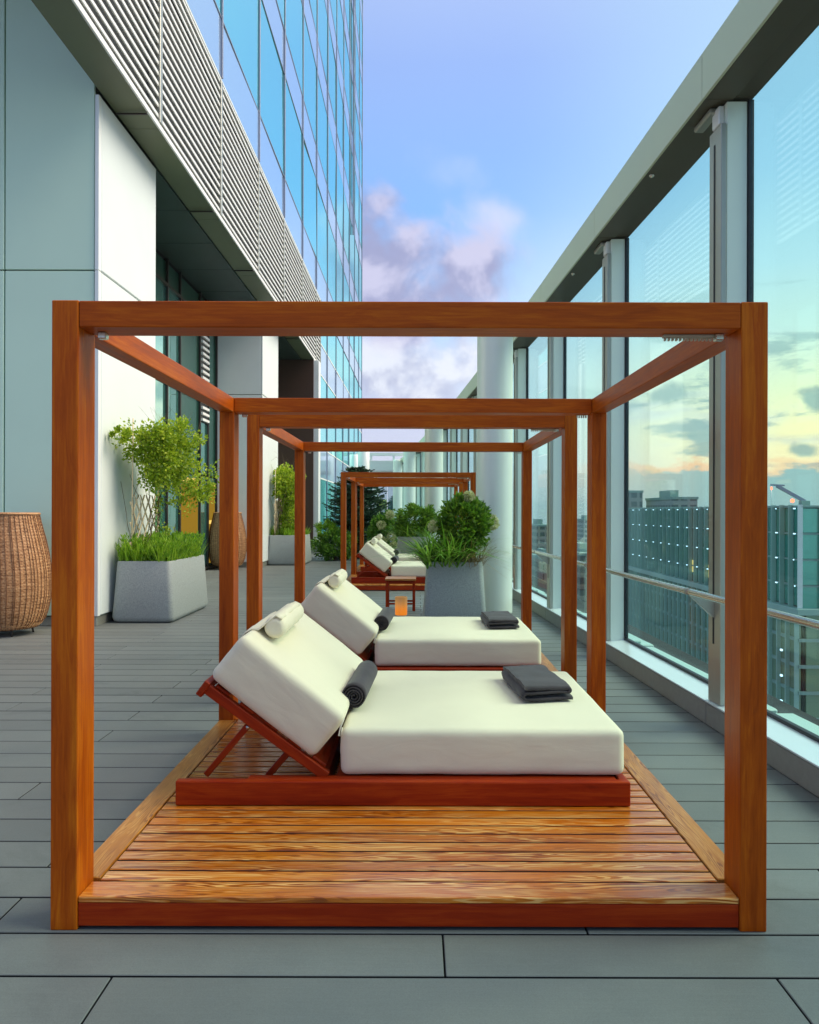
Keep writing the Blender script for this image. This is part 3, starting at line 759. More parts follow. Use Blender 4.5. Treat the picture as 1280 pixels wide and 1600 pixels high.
# ------------------------------------------------------------------ cabanas
CX0, CX1, CY, CZ = -1.2236, 1.1764, 2.747, 2.111
PW, PD = .09, .145; CD = 2.483; PT = .112
def cabana():
    r = thing('cabana', (0, CY, 0), 'nearest open wooden cabana frame on a slatted platform, filling the foreground', 'cabana', 'wooden cabanas in a row along the terrace')
    y0, y1 = CY, CY + CD
    for x in (CX0, CX1 - PW):
        bx('post', x, x + PW, y0, y0 + PD, 0, CZ, M['teak'], r, .004, 2, 'z')
        bx('post', x, x + PW, y1 - PD, y1, 0, CZ, M['teak'], r, .004, 2, 'z')
    for a in (y0 + .0015, y1 - PD + .0015):
        bx('top_beam', CX0 + PW + .001, CX1 - PW - .001, a, a + PD - .003, CZ - PW, CZ - .0015, M['teak'], r, .004, 2, 'x')
    for x in (CX0 + .0015, CX1 - PW + .0015):
        bx('side_beam', x, x + PW - .003, y0 + PD + .001, y1 - PD - .001, CZ - PW, CZ - .0015, M['teak'], r, .004, 2, 'y')
    # platform rim
    for a, b in ((y0 + .004, y0 + .03), (y1 - .03, y1 - .004)):
        bx('rim_board', CX0 + PW + .001, CX1 - PW - .001, a, b, .012, PT - .022, M['teak_red'], r, .003, 1, 'x')
    for xa in (CX0 + .004, CX1 - .03):
        bx('rim_board', xa, xa + .026, y0 + PD + .002, y1 - PD - .002, .012, PT - .022, M['teak_red'], r, .003, 1, 'y')
    # top boards: wide front and back boards, side boards, slats between
    bx('edge_board', CX0 + PW + .002, CX1 - PW - .002, y0 + .003, y0 + .118, PT - .021, PT, M['teak_top'], r, .003, 1, 'x')
    bx('edge_board', CX0 + PW + .002, CX1 - PW - .002, y1 - .118, y1 - .003, PT - .021, PT, M['teak_top'], r, .003, 1, 'x')
    for xa in (CX0 + .006, CX1 - .111):
        bx('edge_board', xa, xa + .105, y0 + PD + .004, y1 - PD - .004, PT - .021, PT + .001, M['teak_edge'], r, .003, 1, 'y')
    n = 26; s0, s1 = y0 + .124, y1 - .124; p = (s1 - s0) / n
    for i in range(n):
        a = s0 + i * p
        xi = .116 if PD - .124 < i * p + p * .5 < CD - .124 - PD - .02 or i > 0 else .116
        so = bx('slat', CX0 + xi, CX1 - xi, a + .007, a + p - .007, PT - .021, PT - .001, M['teak_top'], r, .003, 1, 'x')
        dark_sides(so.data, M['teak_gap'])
    bx('subframe', CX0 + .05, CX1 - .05, y0 + .05, y1 - .05, .02, PT - .03, M['joint'], r, 0)
    # curtain track under the front beam with its gliders, and the metal corner clips
    bx('curtain_track', CX1 - PW - .235, CX1 - PW - .06, y0 + .085, y0 + .107, CZ - PW - .012, CZ - PW - .001, M['clip'], r, .002)
    for i in range(13):
        x = CX1 - PW - .23 + i * .0132
        bx('curtain_glider', x, x + .006, y0 + .088, y0 + .104, CZ - PW - .022, CZ - PW - .013, M['clip'], r, .001)
    for x in (CX0 + PW + .035, CX1 - PW - .06): bx('corner_clip', x, x + .03, y0 + .07, y0 + .10, CZ - PW - .024, CZ - PW - .0005, M['steel'], r, .003)
    for i in range(5):
        x = CX1 - PW - .02 - .15 * 0 - i * .014
        bx('curtain_glider', x, x + .006, y1 - .05, y1 - .03, CZ - PW - .02, CZ - PW - .001, M['clip'], r, .001)
    for x in (CX0 + PW + .03,): bx('corner_clip', x, x + .03, y1 - .05, y1 - .02, CZ - PW - .02, CZ - PW - .0005, M['steel'], r, .003)
    return r
c1 = cabana()
dup(c1, (-.010, 3.208, 0), 'second wooden cabana frame, directly behind the nearest one')
dup(c1, (-.125, 11.83, 0), 'third wooden cabana frame, beyond the side table and the tall shrub planter')
dup(c1, (-.165, 15.0, 0), 'farthest wooden cabana frame, in front of the dark conifer')

# ------------------------------------------------------------------ daybeds
def rbox(name, sx, sy, sz, r, m, nx=26, ny=18, nz=8, puff=.012, wob=.006, seed=0.0):
    """A soft rounded cushion: rounded box, slightly crowned, with gentle wrinkles."""
    def ax(h, n):
        e = [-h, -h + r * .12, -h + r * .35, -h + r * .65, -h + r]
        mid = list(np.linspace(-h + r, h - r, n + 1))[1:-1]
        return e + mid + [-q for q in e[::-1]]
    A = [ax(sx / 2, nx), ax(sy / 2, ny), ax(sz / 2, nz)]
    V, F, idx = [], [], {}
    def vid(p):
        k = tuple(round(q, 6) for q in p)
        if k not in idx: idx[k] = len(V); V.append(k)
        return idx[k]
    for d in range(3):
        u, v = (d + 1) % 3, (d + 2) % 3
        for s in (-1, 1):
            for i in range(len(A[u]) - 1):
                for j in range(len(A[v]) - 1):
                    q = []
                    for a, b in ((i, j), (i + 1, j), (i + 1, j + 1), (i, j + 1)):
                        p = [0, 0, 0]; p[d] = s * (sx, sy, sz)[d] / 2; p[u] = A[u][a]; p[v] = A[v][b]; q.append(vid(p))
                    F.append(q if s > 0 else q[::-1])
    hs = (sx / 2, sy / 2, sz / 2); out = []
    for p in V:
        c = Vector([max(-h + r, min(h - r, q)) for q, h in zip(p, hs)]); dv = Vector(p) - c
        n = dv.normalized() if dv.length > 1e-9 else Vector((0, 0, 1))
        q = c + n * r
        fx, fy_, fz = (1 - (p[0] / hs[0]) ** 2), (1 - (p[1] / hs[1]) ** 2), (1 - (p[2] / hs[2]) ** 2)
        if abs(n.z) > .5: q.z += math.copysign(puff * fx * fy_, n.z) if n.z > 0 else 0
        if abs(n.y) > .5: q.y += math.copysign(puff * .8 * max(fz, 0) * max(fx, 0) ** .5, n.y)
        if abs(n.x) > .5: q.x += math.copysign(puff * .8 * max(fz, 0) * max(fy_, 0) ** .5, n.x)
        w = mnoise.noise(Vector((p[0] * 3 + seed, p[1] * 3, p[2] * 5))) + .5 * mnoise.noise(Vector((p[0] * 9 + seed, p[1] * 7, p[2] * 18)))
        out.append(q + n * w * wob)
    return pydata(name, [tuple(v) for v in out], F, m, True)
def daybed():
    BY = 3.60; BD = 1.49
    r = thing('daybed', (0, BY, PT), 'double daybed in the nearest cabana, low red wood base with cream mattress and raised back', 'daybed', 'cream daybeds, one in each cabana')
    xa, xb = -1.056, .9435; z0, z1 = PT + .001, .220
    bx('base_rail', xa, xb, BY, BY + .045, z0, z1, M['teak_red'], r, .006, 2, 'x')
    bx('ledge_rail', -.75, xb - .05, BY + .046, BY + .10, z0 + .02, z1 - .002, M['teak_red'], r, .004, 1, 'x')
    bx('base_rail', xa, xb, BY + BD - .045, BY + BD, z0, z1, M['teak_red'], r, .006, 2, 'x')
    bx('base_rail', xb - .04, xb, BY + .046, BY + BD - .046, z0, z1 - .004, M['teak_red'], r, .004, 1, 'y')
    for i in range(9):
        x = -.36 + i * .142
        bx('bed_slat', x, x + .09, BY + .103, BY + BD - .047, z1 - .03, z1 - .004, M['teak_red'], r, .003, 1, 'y')
    bx('inner_rail', -.44, -.40, BY + .103, BY + BD - .047, z0, z1 - .006, M['teak_red'], r, .003, 1, 'y')
    # hinged backrest frame: rails, cross bars, struts
    p0, p1 = Vector((-.40, 0, .215)), Vector((-.945, 0, .612))
    d = (p1 - p0).normalized(); n = Vector((d.z, 0, -d.x))
    if n.z < 0: n = -n
    for y in (BY + .075, BY + .72, BY + 1.375):
        bar_between('back_rail', (p0.x, y + .02, p0.z), (p1.x, y + .02, p1.z), .045, .04, M['teak_red'], r)
    for t in (.10, .30, .50, .70, .90):
        q = p0 + (p1 - p0) * t + n * .030
        o = put('back_slat', box_mesh(1.30, .075, .014, M['teak_red'], .003), (q.x, BY + .745, q.z), r, (0, 0, R(90)))
        o.rotation_euler = (Matrix.Rotation(-math.atan2(d.z, d.x), 3, 'Y') @ Matrix.Rotation(R(90), 3, 'Z')).to_euler()
    q = p1 + d * .005 - n * .006
    o = put('back_end_bar', box_mesh(1.36, .03, .075, M['teak_red'], .004), (q.x, BY + .745, q.z), r)
    o.rotation_euler = (Matrix.Rotation(-math.atan2(d.z, d.x), 3, 'Y') @ Matrix.Rotation(R(90), 3, 'Z')).to_euler()
    for y in (BY + .14, BY + 1.33):
        bar_between('strut', (-.765, y, .43), (-.955, y, .205), .028, .03, M['teak_red'], r)
        bar_between('strut', (-.56, y + .03, .33), (-.68, y + .03, .19), .03, .03, M['teak_red'], r)
        bm = bmesh.new(); bm_tube(bm, [(0, -.022, 0), (0, .02, 0)], .009, 10)
        put('strut_bolt', to_mesh(bm, 'strut_bolt', M['steel'], True), (-.762, y, .425), r)
    # cushions
    put('seat_cushion', rbox('seat_cushion', 1.275, 1.385, .210, .034, M['cream'], 40, 36, 10, .004, .0032, 1.3), (.300, BY + .765, .221 + .106), r)
    cc = Vector((-.457, 0, .284)) + Vector((-.465, 0, .368)) * .5 + Vector((.138, 0, .21)) * .5
    o = put('back_cushion', rbox('back_cushion', .60, 1.385, .245, .036, M['cream'], 24, 36, 10, .005, .0036, 7.7), (cc.x, BY + .765, cc.z), r, (0, R(38.4), 0))
    # neck roll with the strap that runs over the top edge
    bm = bmesh.new(); n_ = 20; L = .66; rings = []
    prof = [(-L / 2, .012), (-L / 2 - .004, .030), (-L / 2 + .004, .044), (-L / 2 + .02, .052)] + [(-L / 2 + .02 + (L - .04) * i / 14, .053 + .002 * math.sin(i * 1.9)) for i in range(1, 14)] + [(L / 2 - .02, .052), (L / 2 - .004, .044), (L / 2 + .004, .030), (L / 2, .012)]
    for yy, rr in prof:
        rings.append([bm.verts.new((rr * math.cos(2 * math.pi * k / n_), yy, rr * math.sin(2 * math.pi * k / n_))) for k in range(n_)])
    for a, b in zip(rings, rings[1:]):
        for k in range(n_): bm.faces.new((a[k], b[k], b[(k + 1) % n_], a[(k + 1) % n_]))
    bm.faces.new(rings[0]); bm.faces.new(rings[-1][::-1])
    pil = put('neck_roll', to_mesh(bm, 'neck_roll', M['cream'], True), (-.672, BY + .62, .853), r)
    # strap: a strip of cloth from the roll back over the top of the cushion
    bd = Vector((-.465, 0, .368)).normalized(); bn = Vector((.138, 0, .21)).normalized()
    C = cc + bd * .30 + bn * .1225
    RC = Vector((-.672, 0, .853))
    path = [RC + bn * .056 - bd * .006, RC + bn * .048 + bd * .03, C - bd * .040 + bn * .008, C - bd * .012 - bn * .006, C + bd * .005 - bn * .035, C + bd * .006 - bn * .14]
    v, f = [], []; W_ = .33
    for i, p in enumerate(path):
        for s in range(9):
            yy = -W_ + 2 * W_ * s / 8
            o_ = .004 * math.sin(s * 2.1 + i)
            v.append((p.x + bn.x * o_, yy, p.z + bn.z * o_))
    base = Vector((-.672, BY + .62, .853)) - Vector((0, 0, 0))
    v = [(a + .672, b, c_ - .853) for a, b, c_ in v]
    for i in range(len(path) - 1):
        for s in range(8): f.append((i * 9 + s, i * 9 + s + 1, (i + 1) * 9 + s + 1, (i + 1) * 9 + s))
    me = pydata('strap', v, f, M['cream'], True)
    bm = bmesh.new(); bm.from_mesh(me); bmesh.ops.solidify(bm, geom=bm.faces[:], thickness=.006); bm.to_mesh(me); bm.free()
    me.polygons.foreach_set('use_smooth', [True] * len(me.polygons))
    put('strap', me, tuple(base), pil)
    # cord and steel ring in the gap
    tube('cord', [(-.322, BY + .068, .478), (-.338, BY + .066, .44), (-.345, BY + .064, .405), (-.335, BY + .066, .40), (-.330, BY + .068, .44)], .0035, M['cream'], r, 6)
    return r
d1 = daybed()
bed_off = [((.022, 2.60, 0), 'double daybed in the second cabana, partly hidden by the nearest cream mattress'),
           ((-.120, 11.22, 0), 'double daybed in the third cabana, seen between the side table and the conifer'),
           ((-.150, 14.10, 0), 'farthest double daybed, its raised back just above the third one')]
for off, l in bed_off: dup(d1, off, l)

# towels
def roll_mesh(L=.64, R0=.066, turns=4.6):
    n = int(turns * 22); th = .0105; v, f = [], []
    ny = 10
    for j in range(ny + 1):
        y = -L / 2 + L * j / ny
        for i in range(n + 1):
            t = i / n; a = t * turns * 2 * math.pi + .8
            ro = .010 + (R0 - .010) * t
            w = .0025 * mnoise.noise(Vector((y * 9, math.cos(a) * 2, math.sin(a) * 2 + t * 3)))
            for q in (ro + w, max(ro - th * .62 + w, .002)):
                yy = y + (.004 * math.sin(t * 9) if j in (0, ny) else 0)
                v.append((q * math.cos(a), yy, q * math.sin(a)))
    st = 2 * (n + 1)
    for j in range(ny):
        for i in range(n):
            a = j * st + 2 * i
            f.append((a, a + 2, a + st + 2, a + st)); f.append((a + 1, a + st + 1, a + st + 3, a + 3))
        a = j * st + 2 * n; f.append((a, a + 1, a + st + 1, a + st))
    for j, s in ((0, 1), (ny, -1)):
        for i in range(n):
            a = j * st + 2 * i; q = (a, a + 1, a + 3, a + 2); f.append(q if s > 0 else q[::-1])
    return pydata('rolled_towel', v, f, M['towel'], True)
rm = roll_mesh()
def folded_mesh():
    """A sheet folded in an S and in half: a ribbon profile in x-z pushed along y."""
    L = .60; hw = .135; prof = []
    def arc(cx, cz, r, a0, a1, n=8): return [(cx + r * math.cos(R(a0 + (a1 - a0) * i / n)), cz + r * math.sin(R(a0 + (a1 - a0) * i / n))) for i in range(n + 1)]
    path = [(hw - .015, .014)] + [(x, .014) for x in np.linspace(hw - .04, -hw + .02, 8)] + arc(-hw + .02, .0245, .0105, 270, 90)[1:]
    path = [(x, .0155) for x in np.linspace(hw - .008, -hw + .022, 10)] + arc(-hw + .022, .0315, .016, 270, 90)[1:] + [(x, .0475) for x in np.linspace(-hw + .05, hw - .03, 9)] + arc(hw - .026, .0575, .010, -90, 90)[1:] + [(x, .0675) for x in np.linspace(hw - .06, -hw + .012, 10)]
    th = .0135; n = len(path); v, f = [], []; ny = 18
    nor = []
    for i in range(n):
        a = Vector((*path[max(i - 1, 0)], 0)); b = Vector((*path[min(i + 1, n - 1)], 0)); t = (b - a).normalized(); nor.append((-t.y, t.x))
    for j in range(ny + 1):
        s = j / ny; y = -L / 2 + L * s
        e = min(1, min(s, 1 - s) * 9) ** .5
        for i, (x, z) in enumerate(path):
            k = mnoise.noise(Vector((x * 11, y * 9, z * 40))) * .007 + mnoise.noise(Vector((x * 34, y * 30, z * 60))) * .003
            for sg in (1, -1):
                px = x + nor[i][0] * th * sg * (.55 + .45 * e); pz = z + nor[i][1] * th * sg * (.55 + .45 * e) * .82
                v.append((px * (1 - .03 * s) + k, y + .012 * math.sin(x * 17) * (1 - e), max(pz + k * (.3 if z < .03 else 1), .0015)))
    st = 2 * n
    for j in range(ny):
        for i in range(n - 1):
            a = j * st + 2 * i
            f.append((a, a + st, a + st + 2, a + 2)); f.append((a + 1, a + 3, a + st + 3, a + st + 1))
        for a in (j * st, j * st + 2 * (n - 1)): f.append((a, a + 1, a + st + 1, a + st))
    for j in (0, ny):
        for i in range(n - 1): a = j * st + 2 * i; f.append((a, a + 2, a + 3, a + 1))
    return pydata('folded_towel', v, f, M['towel'], True)
fm = folded_mesh()
offs = [(0, 0, 0)] + [o for o, _ in bed_off]
where = ['on the nearest daybed', 'on the second daybed', 'on the third daybed', 'on the farthest daybed']
for i, o in enumerate(offs):
    t = put('rolled_towel', rm, (-.288 + o[0], 4.30 + o[1], .506), None, (0, R(40 * i), R(-2.5)))
    t.rotation_mode = 'XYZ'
    tag(t, 'charcoal towel rolled tight ' + where[i] + ' against its raised back', 'towel', 'rolled charcoal towels')
    if i < 2:
        t = put('folded_towel', fm, (.648 + o[0] * (3 if i == 1 else 1), 4.47 + o[1], .437), None, (0, 0, R(5 if i == 0 else 2)))
        t.scale = (1, 1, 1.04); tag(t, 'charcoal towel folded flat near the foot of ' + where[i][3:], 'towel', 'folded charcoal towels')

# ------------------------------------------------------------------ side table and lantern
st = thing('side_table', (-.20, 11.8, 0), 'small square red wood side table between the second and third cabana', 'side table')
bx('table_top', -.445, -.005, 11.60, 12.04, .432, .458, M['teak_edge'], st, .004)
for x in (-.435, -.055):
    for y in (11.61, 11.99): bx('leg', x, x + .04, y, y + .04, 0, .431, M['teak_red'], st, .003, 1, 'z')
for y in (11.62, 12.0):
    bx('stretcher', -.394, -.056, y, y + .022, .09, .115, M['teak_red'], st, .003)
    bx('apron', -.394, -.056, y, y + .022, .385, .431, M['teak_red'], st, .003)
for x in (-.43, -.05): bx('stretcher', x, x + .022, 11.651, 11.989, .12, .145, M['teak_red'], st, .003, 1, 'y')
def lantern_mat():
    m, g, out = mat('amber_glass_lit')
    tc = g.n('ShaderNodeTexCoord').outputs['Object']
    n = g.noise(g.vmul(tc, (30, 30, 8)), 1.0, 4)
    z = g.n('ShaderNodeSeparateXYZ', _0=tc).outputs[2]
    fl = g.sstep(z, .25, .06)                      # the candle burns low in the shade
    e = g.n('ShaderNodeEmission', _Color=g.mix(fl, (1.0, .52, .16), (1.0, .27, .015)), _Strength=g.m('MULTIPLY', g.m('ADD', .16, g.m('MULTIPLY', fl, .34)), g.m('ADD', .75, g.m('MULTIPLY', n, .5))))
    d = g.n('ShaderNodeBsdfPrincipled', _Base_Color=(.35, .13, .03, 1), _Roughness=.3)
    a = g.n('ShaderNodeAddShader', _0=e.outputs[0], _1=d.outputs[0])
    g.nt.links.new(a.outputs[0], out.inputs[0]); return m
ln = thing('lantern', (-.205, 11.1, 0), 'round amber glass candle lantern glowing on the deck before the side table', 'lantern')
o = put('shade', lathe_mesh('shade', [(.078, .012), (.082, .03), (.084, .25), (.080, .258), (.074, .258), (.074, .24)], lantern_mat(), 28), (-.205, 11.1, 0), ln)
put('lantern_base', lathe_mesh('lantern_base', [(.08, 0), (.08, .011)], M['alu'], 28), (-.205, 11.1, 0), ln)

# ------------------------------------------------------------------ planters
def planter_mesh(sx, sy, h, taper=.045, r=.07):
    def loop(ix, z, rr):
        hx, hy = sx / 2 - ix, sy / 2 - ix; out = []
        for cx, cy, a0 in ((hx - rr, hy - rr, 0), (-hx + rr, hy - rr, 90), (-hx + rr, -hy + rr, 180), (hx - rr, -hy + rr, 270)):
            for i in range(6):
                a = R(a0 + 90 * i / 5); out.append((cx + rr * math.cos(a), cy + rr * math.sin(a), z))
        return out
    L = [loop(.05, .002, r), loop(.012, .03, r), loop(0, .075, r), loop(taper * .5, h * .5, r), loop(taper, h - .012, r), loop(taper + .006, h - .002, r), loop(taper + .014, h, r), loop(taper + .034, h, r * .8), loop(taper + .04, h - .012, r * .8), loop(taper + .04, h - .12, r * .8)]
    bm = bmesh.new(); rings = [[bm.verts.new(p) for p in l] for l in L]; n = len(rings[0])
    for a, b in zip(rings, rings[1:]):
        for k in range(n): bm.faces.new((a[k], a[(k + 1) % n], b[(k + 1) % n], b[k]))
    bm.faces.new(rings[0][::-1])
    me = to_mesh(bm, 'planter', M['concrete'], True)
    return me
def planter(x0, x1, y0, y1, h, label):
    r = thing('planter', ((x0 + x1) / 2, (y0 + y1) / 2, 0), label, 'planter', 'grey tapered planters')
    c = ((x0 + x1) / 2, (y0 + y1) / 2, 0)
    put('pot', planter_mesh(x1 - x0, y1 - y0, h), c, r)
    bm = bmesh.new(); bmesh.ops.create_grid(bm, x_segments=12, y_segments=12, size=.5)
    for v in bm.verts: v.co.x *= (x1 - x0 - .16); v.co.y *= (y1 - y0 - .16); v.co.z = .015 * mnoise.noise(v.co * 7)
    put('soil', to_mesh(bm, 'soil', M['soil'], True), (c[0], c[1], h - .06), r)
    return r
planter(-3.83, -3.045, 10.28, 12.05, .775, 'long grey planter with bright grass and a trellis, against the left wall pier')
planter(-3.90, -2.93, 21.4, 23.0, .785, 'grey planter farther along the left wall, half hidden by a cabana post')
planter(.09, .865, 10.02, 11.0, .79, 'grey planter with a tall leafy shrub in front of the large column')
planter(-.52, .42, 20.6, 22.0, .78, 'small grey planter seen just above the far daybeds')

# ------------------------------------------------------------------ plants
def unit(a): return a / np.maximum(np.linalg.norm(a, axis=1, keepdims=True), 1e-9)
def leaf_mesh(name, cen, d, size, ratio, m):
    """Many single leaves: a folded diamond each (base, left, tip, right)."""
    n = len(cen); d = unit(d); s = unit(np.cross(d, unit(rng.normal(size=(n, 3))))); up = np.cross(s, d)
    L = size[:, None]; W_ = L * ratio * .5
    v = np.empty((n, 4, 3))
    v[:, 0] = cen; v[:, 2] = cen + d * L - up * L * .12
    mid = cen + d * L * .45
    v[:, 1] = mid + s * W_ + up * W_ * .35; v[:, 3] = mid - s * W_ + up * W_ * .35
    i = np.arange(n)[:, None] * 4
    f = np.concatenate([i + np.array([[0, 1, 2]]), i + np.array([[0, 2, 3]])], axis=0)
    return pydata(name, v.reshape(-1, 3).tolist(), f.tolist(), m)
def blade_mesh(name, base, d, L, w, bend, m, seg=3):
    n = len(base); d = unit(d); h = d.copy(); h[:, 2] = 0; h = unit(h + 1e-4)
    s = np.stack([-h[:, 1], h[:, 0], np.zeros(n)], 1)
    V = []
    for k in range(seg + 1):
        t = k / seg
        c = base + d * (L * t)[:, None] + (h * (bend * t * t * L)[:, None]) - np.array([0, 0, 1]) * (bend * .45 * t * t * t * L)[:, None]
        ww = w * (1 - t ** 1.6) * (.7 + .6 * min(t * 2, 1)) + .0004
        V.append(c + s * ww[:, None]); V.append(c - s * ww[:, None])
    v = np.stack(V, 1); i = np.arange(n)[:, None] * (2 * seg + 2); f = []
    for k in range(seg): f.append(i + np.array([[2 * k, 2 * k + 1, 2 * k + 3, 2 * k + 2]]))
    return pydata(name, v.reshape(-1, 3).tolist(), np.concatenate(f).tolist(), m)
def grass(x0, x1, y0, y1, z, n, Lm, m, label, name='ornamental_grass', bend=.25, w=.005, spread=.35, tuft=60):
    tx = rng.uniform(x0, x1, tuft); ty_ = rng.uniform(y0, y1, tuft); k = rng.integers(0, tuft, n)
    b = np.stack([tx[k] + rng.normal(0, .035, n), ty_[k] + rng.normal(0, .035, n), np.full(n, z)], 1)
    b[:, 0] = np.clip(b[:, 0], x0, x1); b[:, 1] = np.clip(b[:, 1], y0, y1)
    d = np.stack([rng.normal(0, spread, n), rng.normal(0, spread, n), np.ones(n)], 1)
    L = Lm * rng.uniform(.55, 1.1, n) * (.8 + .4 * rng.random(tuft)[k])
    o = put(name, blade_mesh(name, b, d, L, w * rng.uniform(.7, 1.3, n), bend * rng.uniform(.2, 1.4, n), m), (0, 0, 0))
    tag(o, label, 'grass', None, 'stuff'); return o
grass(-3.75, -3.12, 10.36, 11.97, .70, 2600, .38, M['grass_leaf'], 'bright green upright grass filling the long grey planter by the wall', w=.0075, spread=.22, tuft=120)
def sprigs(x0, x1, y0, y1, z, n, hh, per, size, m, label):
    P_, D_ = [], []
    for i in range(n):
        b = np.array([rng.uniform(x0, x1), rng.uniform(y0, y1), z]); tip = np.array([rng.normal(0, .07), rng.normal(0, .07), hh * rng.uniform(.55, 1.12)])
        t = rng.uniform(.15, 1, per); a = rng.uniform(0, 6.28, per)
        P_.append(b + tip * t[:, None]); D_.append(np.stack([np.cos(a) * .6, np.sin(a) * .6, np.full(per, .75)], 1) + tip * .6)
    p = np.concatenate(P_); o = put('leafy_sprigs', leaf_mesh('leafy_sprigs', p, np.concatenate(D_), rng.uniform(*size, len(p)), .24, m), (0, 0, 0))
    return tag(o, label, 'ground cover', None, 'stuff')
sprigs(-3.76, -3.10, 10.34, 11.98, .70, 420, .36, 34, (.035, .075), M['grass_leaf'], 'bushy upright sprigs among the grass in the long grey planter')
grass(-3.82, -3.02, 21.5, 22.9, .70, 1800, .34, M['grass_leaf'], 'pale green grass in the farther wall planter', w=.008, spread=.3)
grass(.14, .56, 10.08, 10.7, .70, 620, .62, M['strap_leaf'], 'broad strap leaved grass leaning out of the planter beside the shrub', bend=.9, w=.013, spread=.42, tuft=26)
grass(.45, .80, 10.08, 10.35, .70, 190, .50, M['dry_leaf'], 'thin dry brown stalks hanging among the shrub leaves', bend=1.1, w=.004, spread=.4, tuft=14)
grass(-.45, .35, 20.7, 21.4, .70, 520, .62, M['strap_leaf'], 'strap leaved grass in the small planter above the far daybeds', bend=.8, w=.015, spread=.4, tuft=24)

def cloud_points(c, r, n, clumps, cs=.42, shell=.5):
    """Leaf positions: clumps spread through an ellipsoid, each clump a small ball of leaves."""
    c, r = np.array(c), np.array(r)
    u = unit(rng.normal(size=(clumps, 3))) * (shell + (1 - shell) * rng.random((clumps, 1)) ** .7)
    cc = c + u * r
    k = rng.integers(0, clumps, n)
    rad = cs * r.mean() * (.5 + rng.random(clumps))
    p = cc[k] + unit(rng.normal(size=(n, 3))) * (rad[k] * rng.random(n) ** .5)[:, None]
    return p, unit(p - c)
def plant(name, label, base, parts, cat, group=None):
    r = thing(name, base, label, cat, group)
    for nm, me in parts: put(nm, me, (0, 0, 0), r)
    return r
def stems(name, base, tips, r, m):
    bm = bmesh.new()
    for t in tips:
        b = Vector(base) + Vector((rng.normal(0, .05), rng.normal(0, .05), 0)); t = Vector(t)
        mid = (b + t) / 2 + Vector((rng.normal(0, .04), rng.normal(0, .04), .04))
        bm_tube(bm, [b, mid, t], r, 5, r * .4, False)
    return to_mesh(bm, name, m, True)
# climbing plant 1 on its bamboo trellis
def trellis_and_vine(x, y, span, zt, zc, cen, rad, nl, lab_t, lab_v, s=1.0):
    t = thing('trellis', (x, y + span / 2, .7), lab_t, 'trellis', 'bamboo trellises in the planters')
    for q in (y, y + span): tube('cane', [(x, q, .70), (x + .01, q + .01, zt)], .011 * s, M['cane'], t, 7, .008)
    k = 7; hgt = zc - .74
    for i in range(k):
        a = -.55 + 1.35 * i / (k - 1)
        for sgn in (1, -1):
            ya = y + span * a if sgn > 0 else y + span * (1 - a)
            p0 = Vector((x + .014 * sgn, ya, .74)); p1 = Vector((x + .014 * sgn, ya + sgn * span * .75, .74 + hgt))
            lo, hi = y - .02, y + span + .02
            def cut(v): return 0 if abs(p1.y - p0.y) < 1e-6 else (v - p0.y) / (p1.y - p0.y)
            ta, tb = sorted((cut(lo), cut(hi))); ta, tb = max(ta, 0), min(tb, 1)
            if tb - ta > .12: tube('lath', [p0.lerp(p1, ta), p0.lerp(p1, tb)], .010 * s, M['cane'], t, 5)
    P_, D_ = [], []
    for c_, r_, n_, cl_ in zip(cen, rad, nl, (46, 26, 16, 10, 9, 22, 18)):
        p, d = cloud_points(c_, r_, n_, cl_, .38, .35); P_.append(p); D_.append(d)
    p = np.concatenate(P_); d = np.concatenate(D_) + rng.normal(0, .7, (len(p), 3)); d[:, 2] += .25
    me = leaf_mesh('foliage', p, d, rng.uniform(.032, .060, len(p)) * s, .66, M['vine_leaf'])
    bm = bmesh.new()
    for i in range(15):
        q0 = Vector((x + rng.normal(0, .03), y + span * rng.random(), .70)); pts = [q0]
        for j in range(6):
            q = pts[-1] + Vector((rng.normal(0, .05) + .01, rng.normal(0, .10), (zc - .6) / 5 * rng.uniform(.7, 1.1))); q.y = min(max(q.y, y - .15), y + span + .25); pts.append(q)
        bm_tube(bm, pts, .005 * s, 5, .003, False)
    for i in range(16):
        b = Vector(cen[0]) + Vector((rng.normal(0, .15), rng.normal(0, .25), .25)); bm_tube(bm, [b, b + Vector((rng.normal(0, .1), rng.normal(0, .1), .18)), b + Vector((rng.normal(0, .14), rng.normal(0, .14), rng.uniform(.3, .5)))], .003, 4, .001, False)
    plant('climbing_plant', lab_v, (x, y + span / 2, .7), [('foliage', me), ('stem', to_mesh(bm, 'stem', M['stem']))], 'climbing plant', 'climbing plants on trellises')
trellis_and_vine(-3.66, 10.55, 1.05, 2.60, 1.62,
    [(-3.40, 11.0, 2.10), (-3.48, 10.6, 2.36), (-3.02, 11.30, 1.74), (-3.3, 11.3, 1.35), (-3.73, 10.27, 2.36), (-3.2, 10.9, 2.42), (-3.05, 11.5, 1.95)], [(.36, .58, .36), (.40, .35, .15), (.22, .30, .20), (.28, .4, .3), (.13, .12, .08), (.34, .4, .16), (.3, .4, .2)], (5600, 1700, 650, 320, 340, 1100, 260),
    'tan bamboo trellis of crossed canes in the long planter by the wall', 'yellow green leafy climber spilling over the trellis in the long planter')
trellis_and_vine(-3.72, 21.55, .9, 2.5, 1.7,
    [(-3.5, 22.0, 2.3), (-3.4, 22.0, 1.75), (-3.35, 22.0, 1.2), (-3.6, 21.8, 1.9)], [(.34, .5, .32), (.28, .4, .35), (.3, .4, .3), (.2, .3, .3)], (2600, 1500, 900, 600),
    'pale bamboo trellis in the farther wall planter', 'thin yellow green climber on the trellis of the farther wall planter', 1.5)

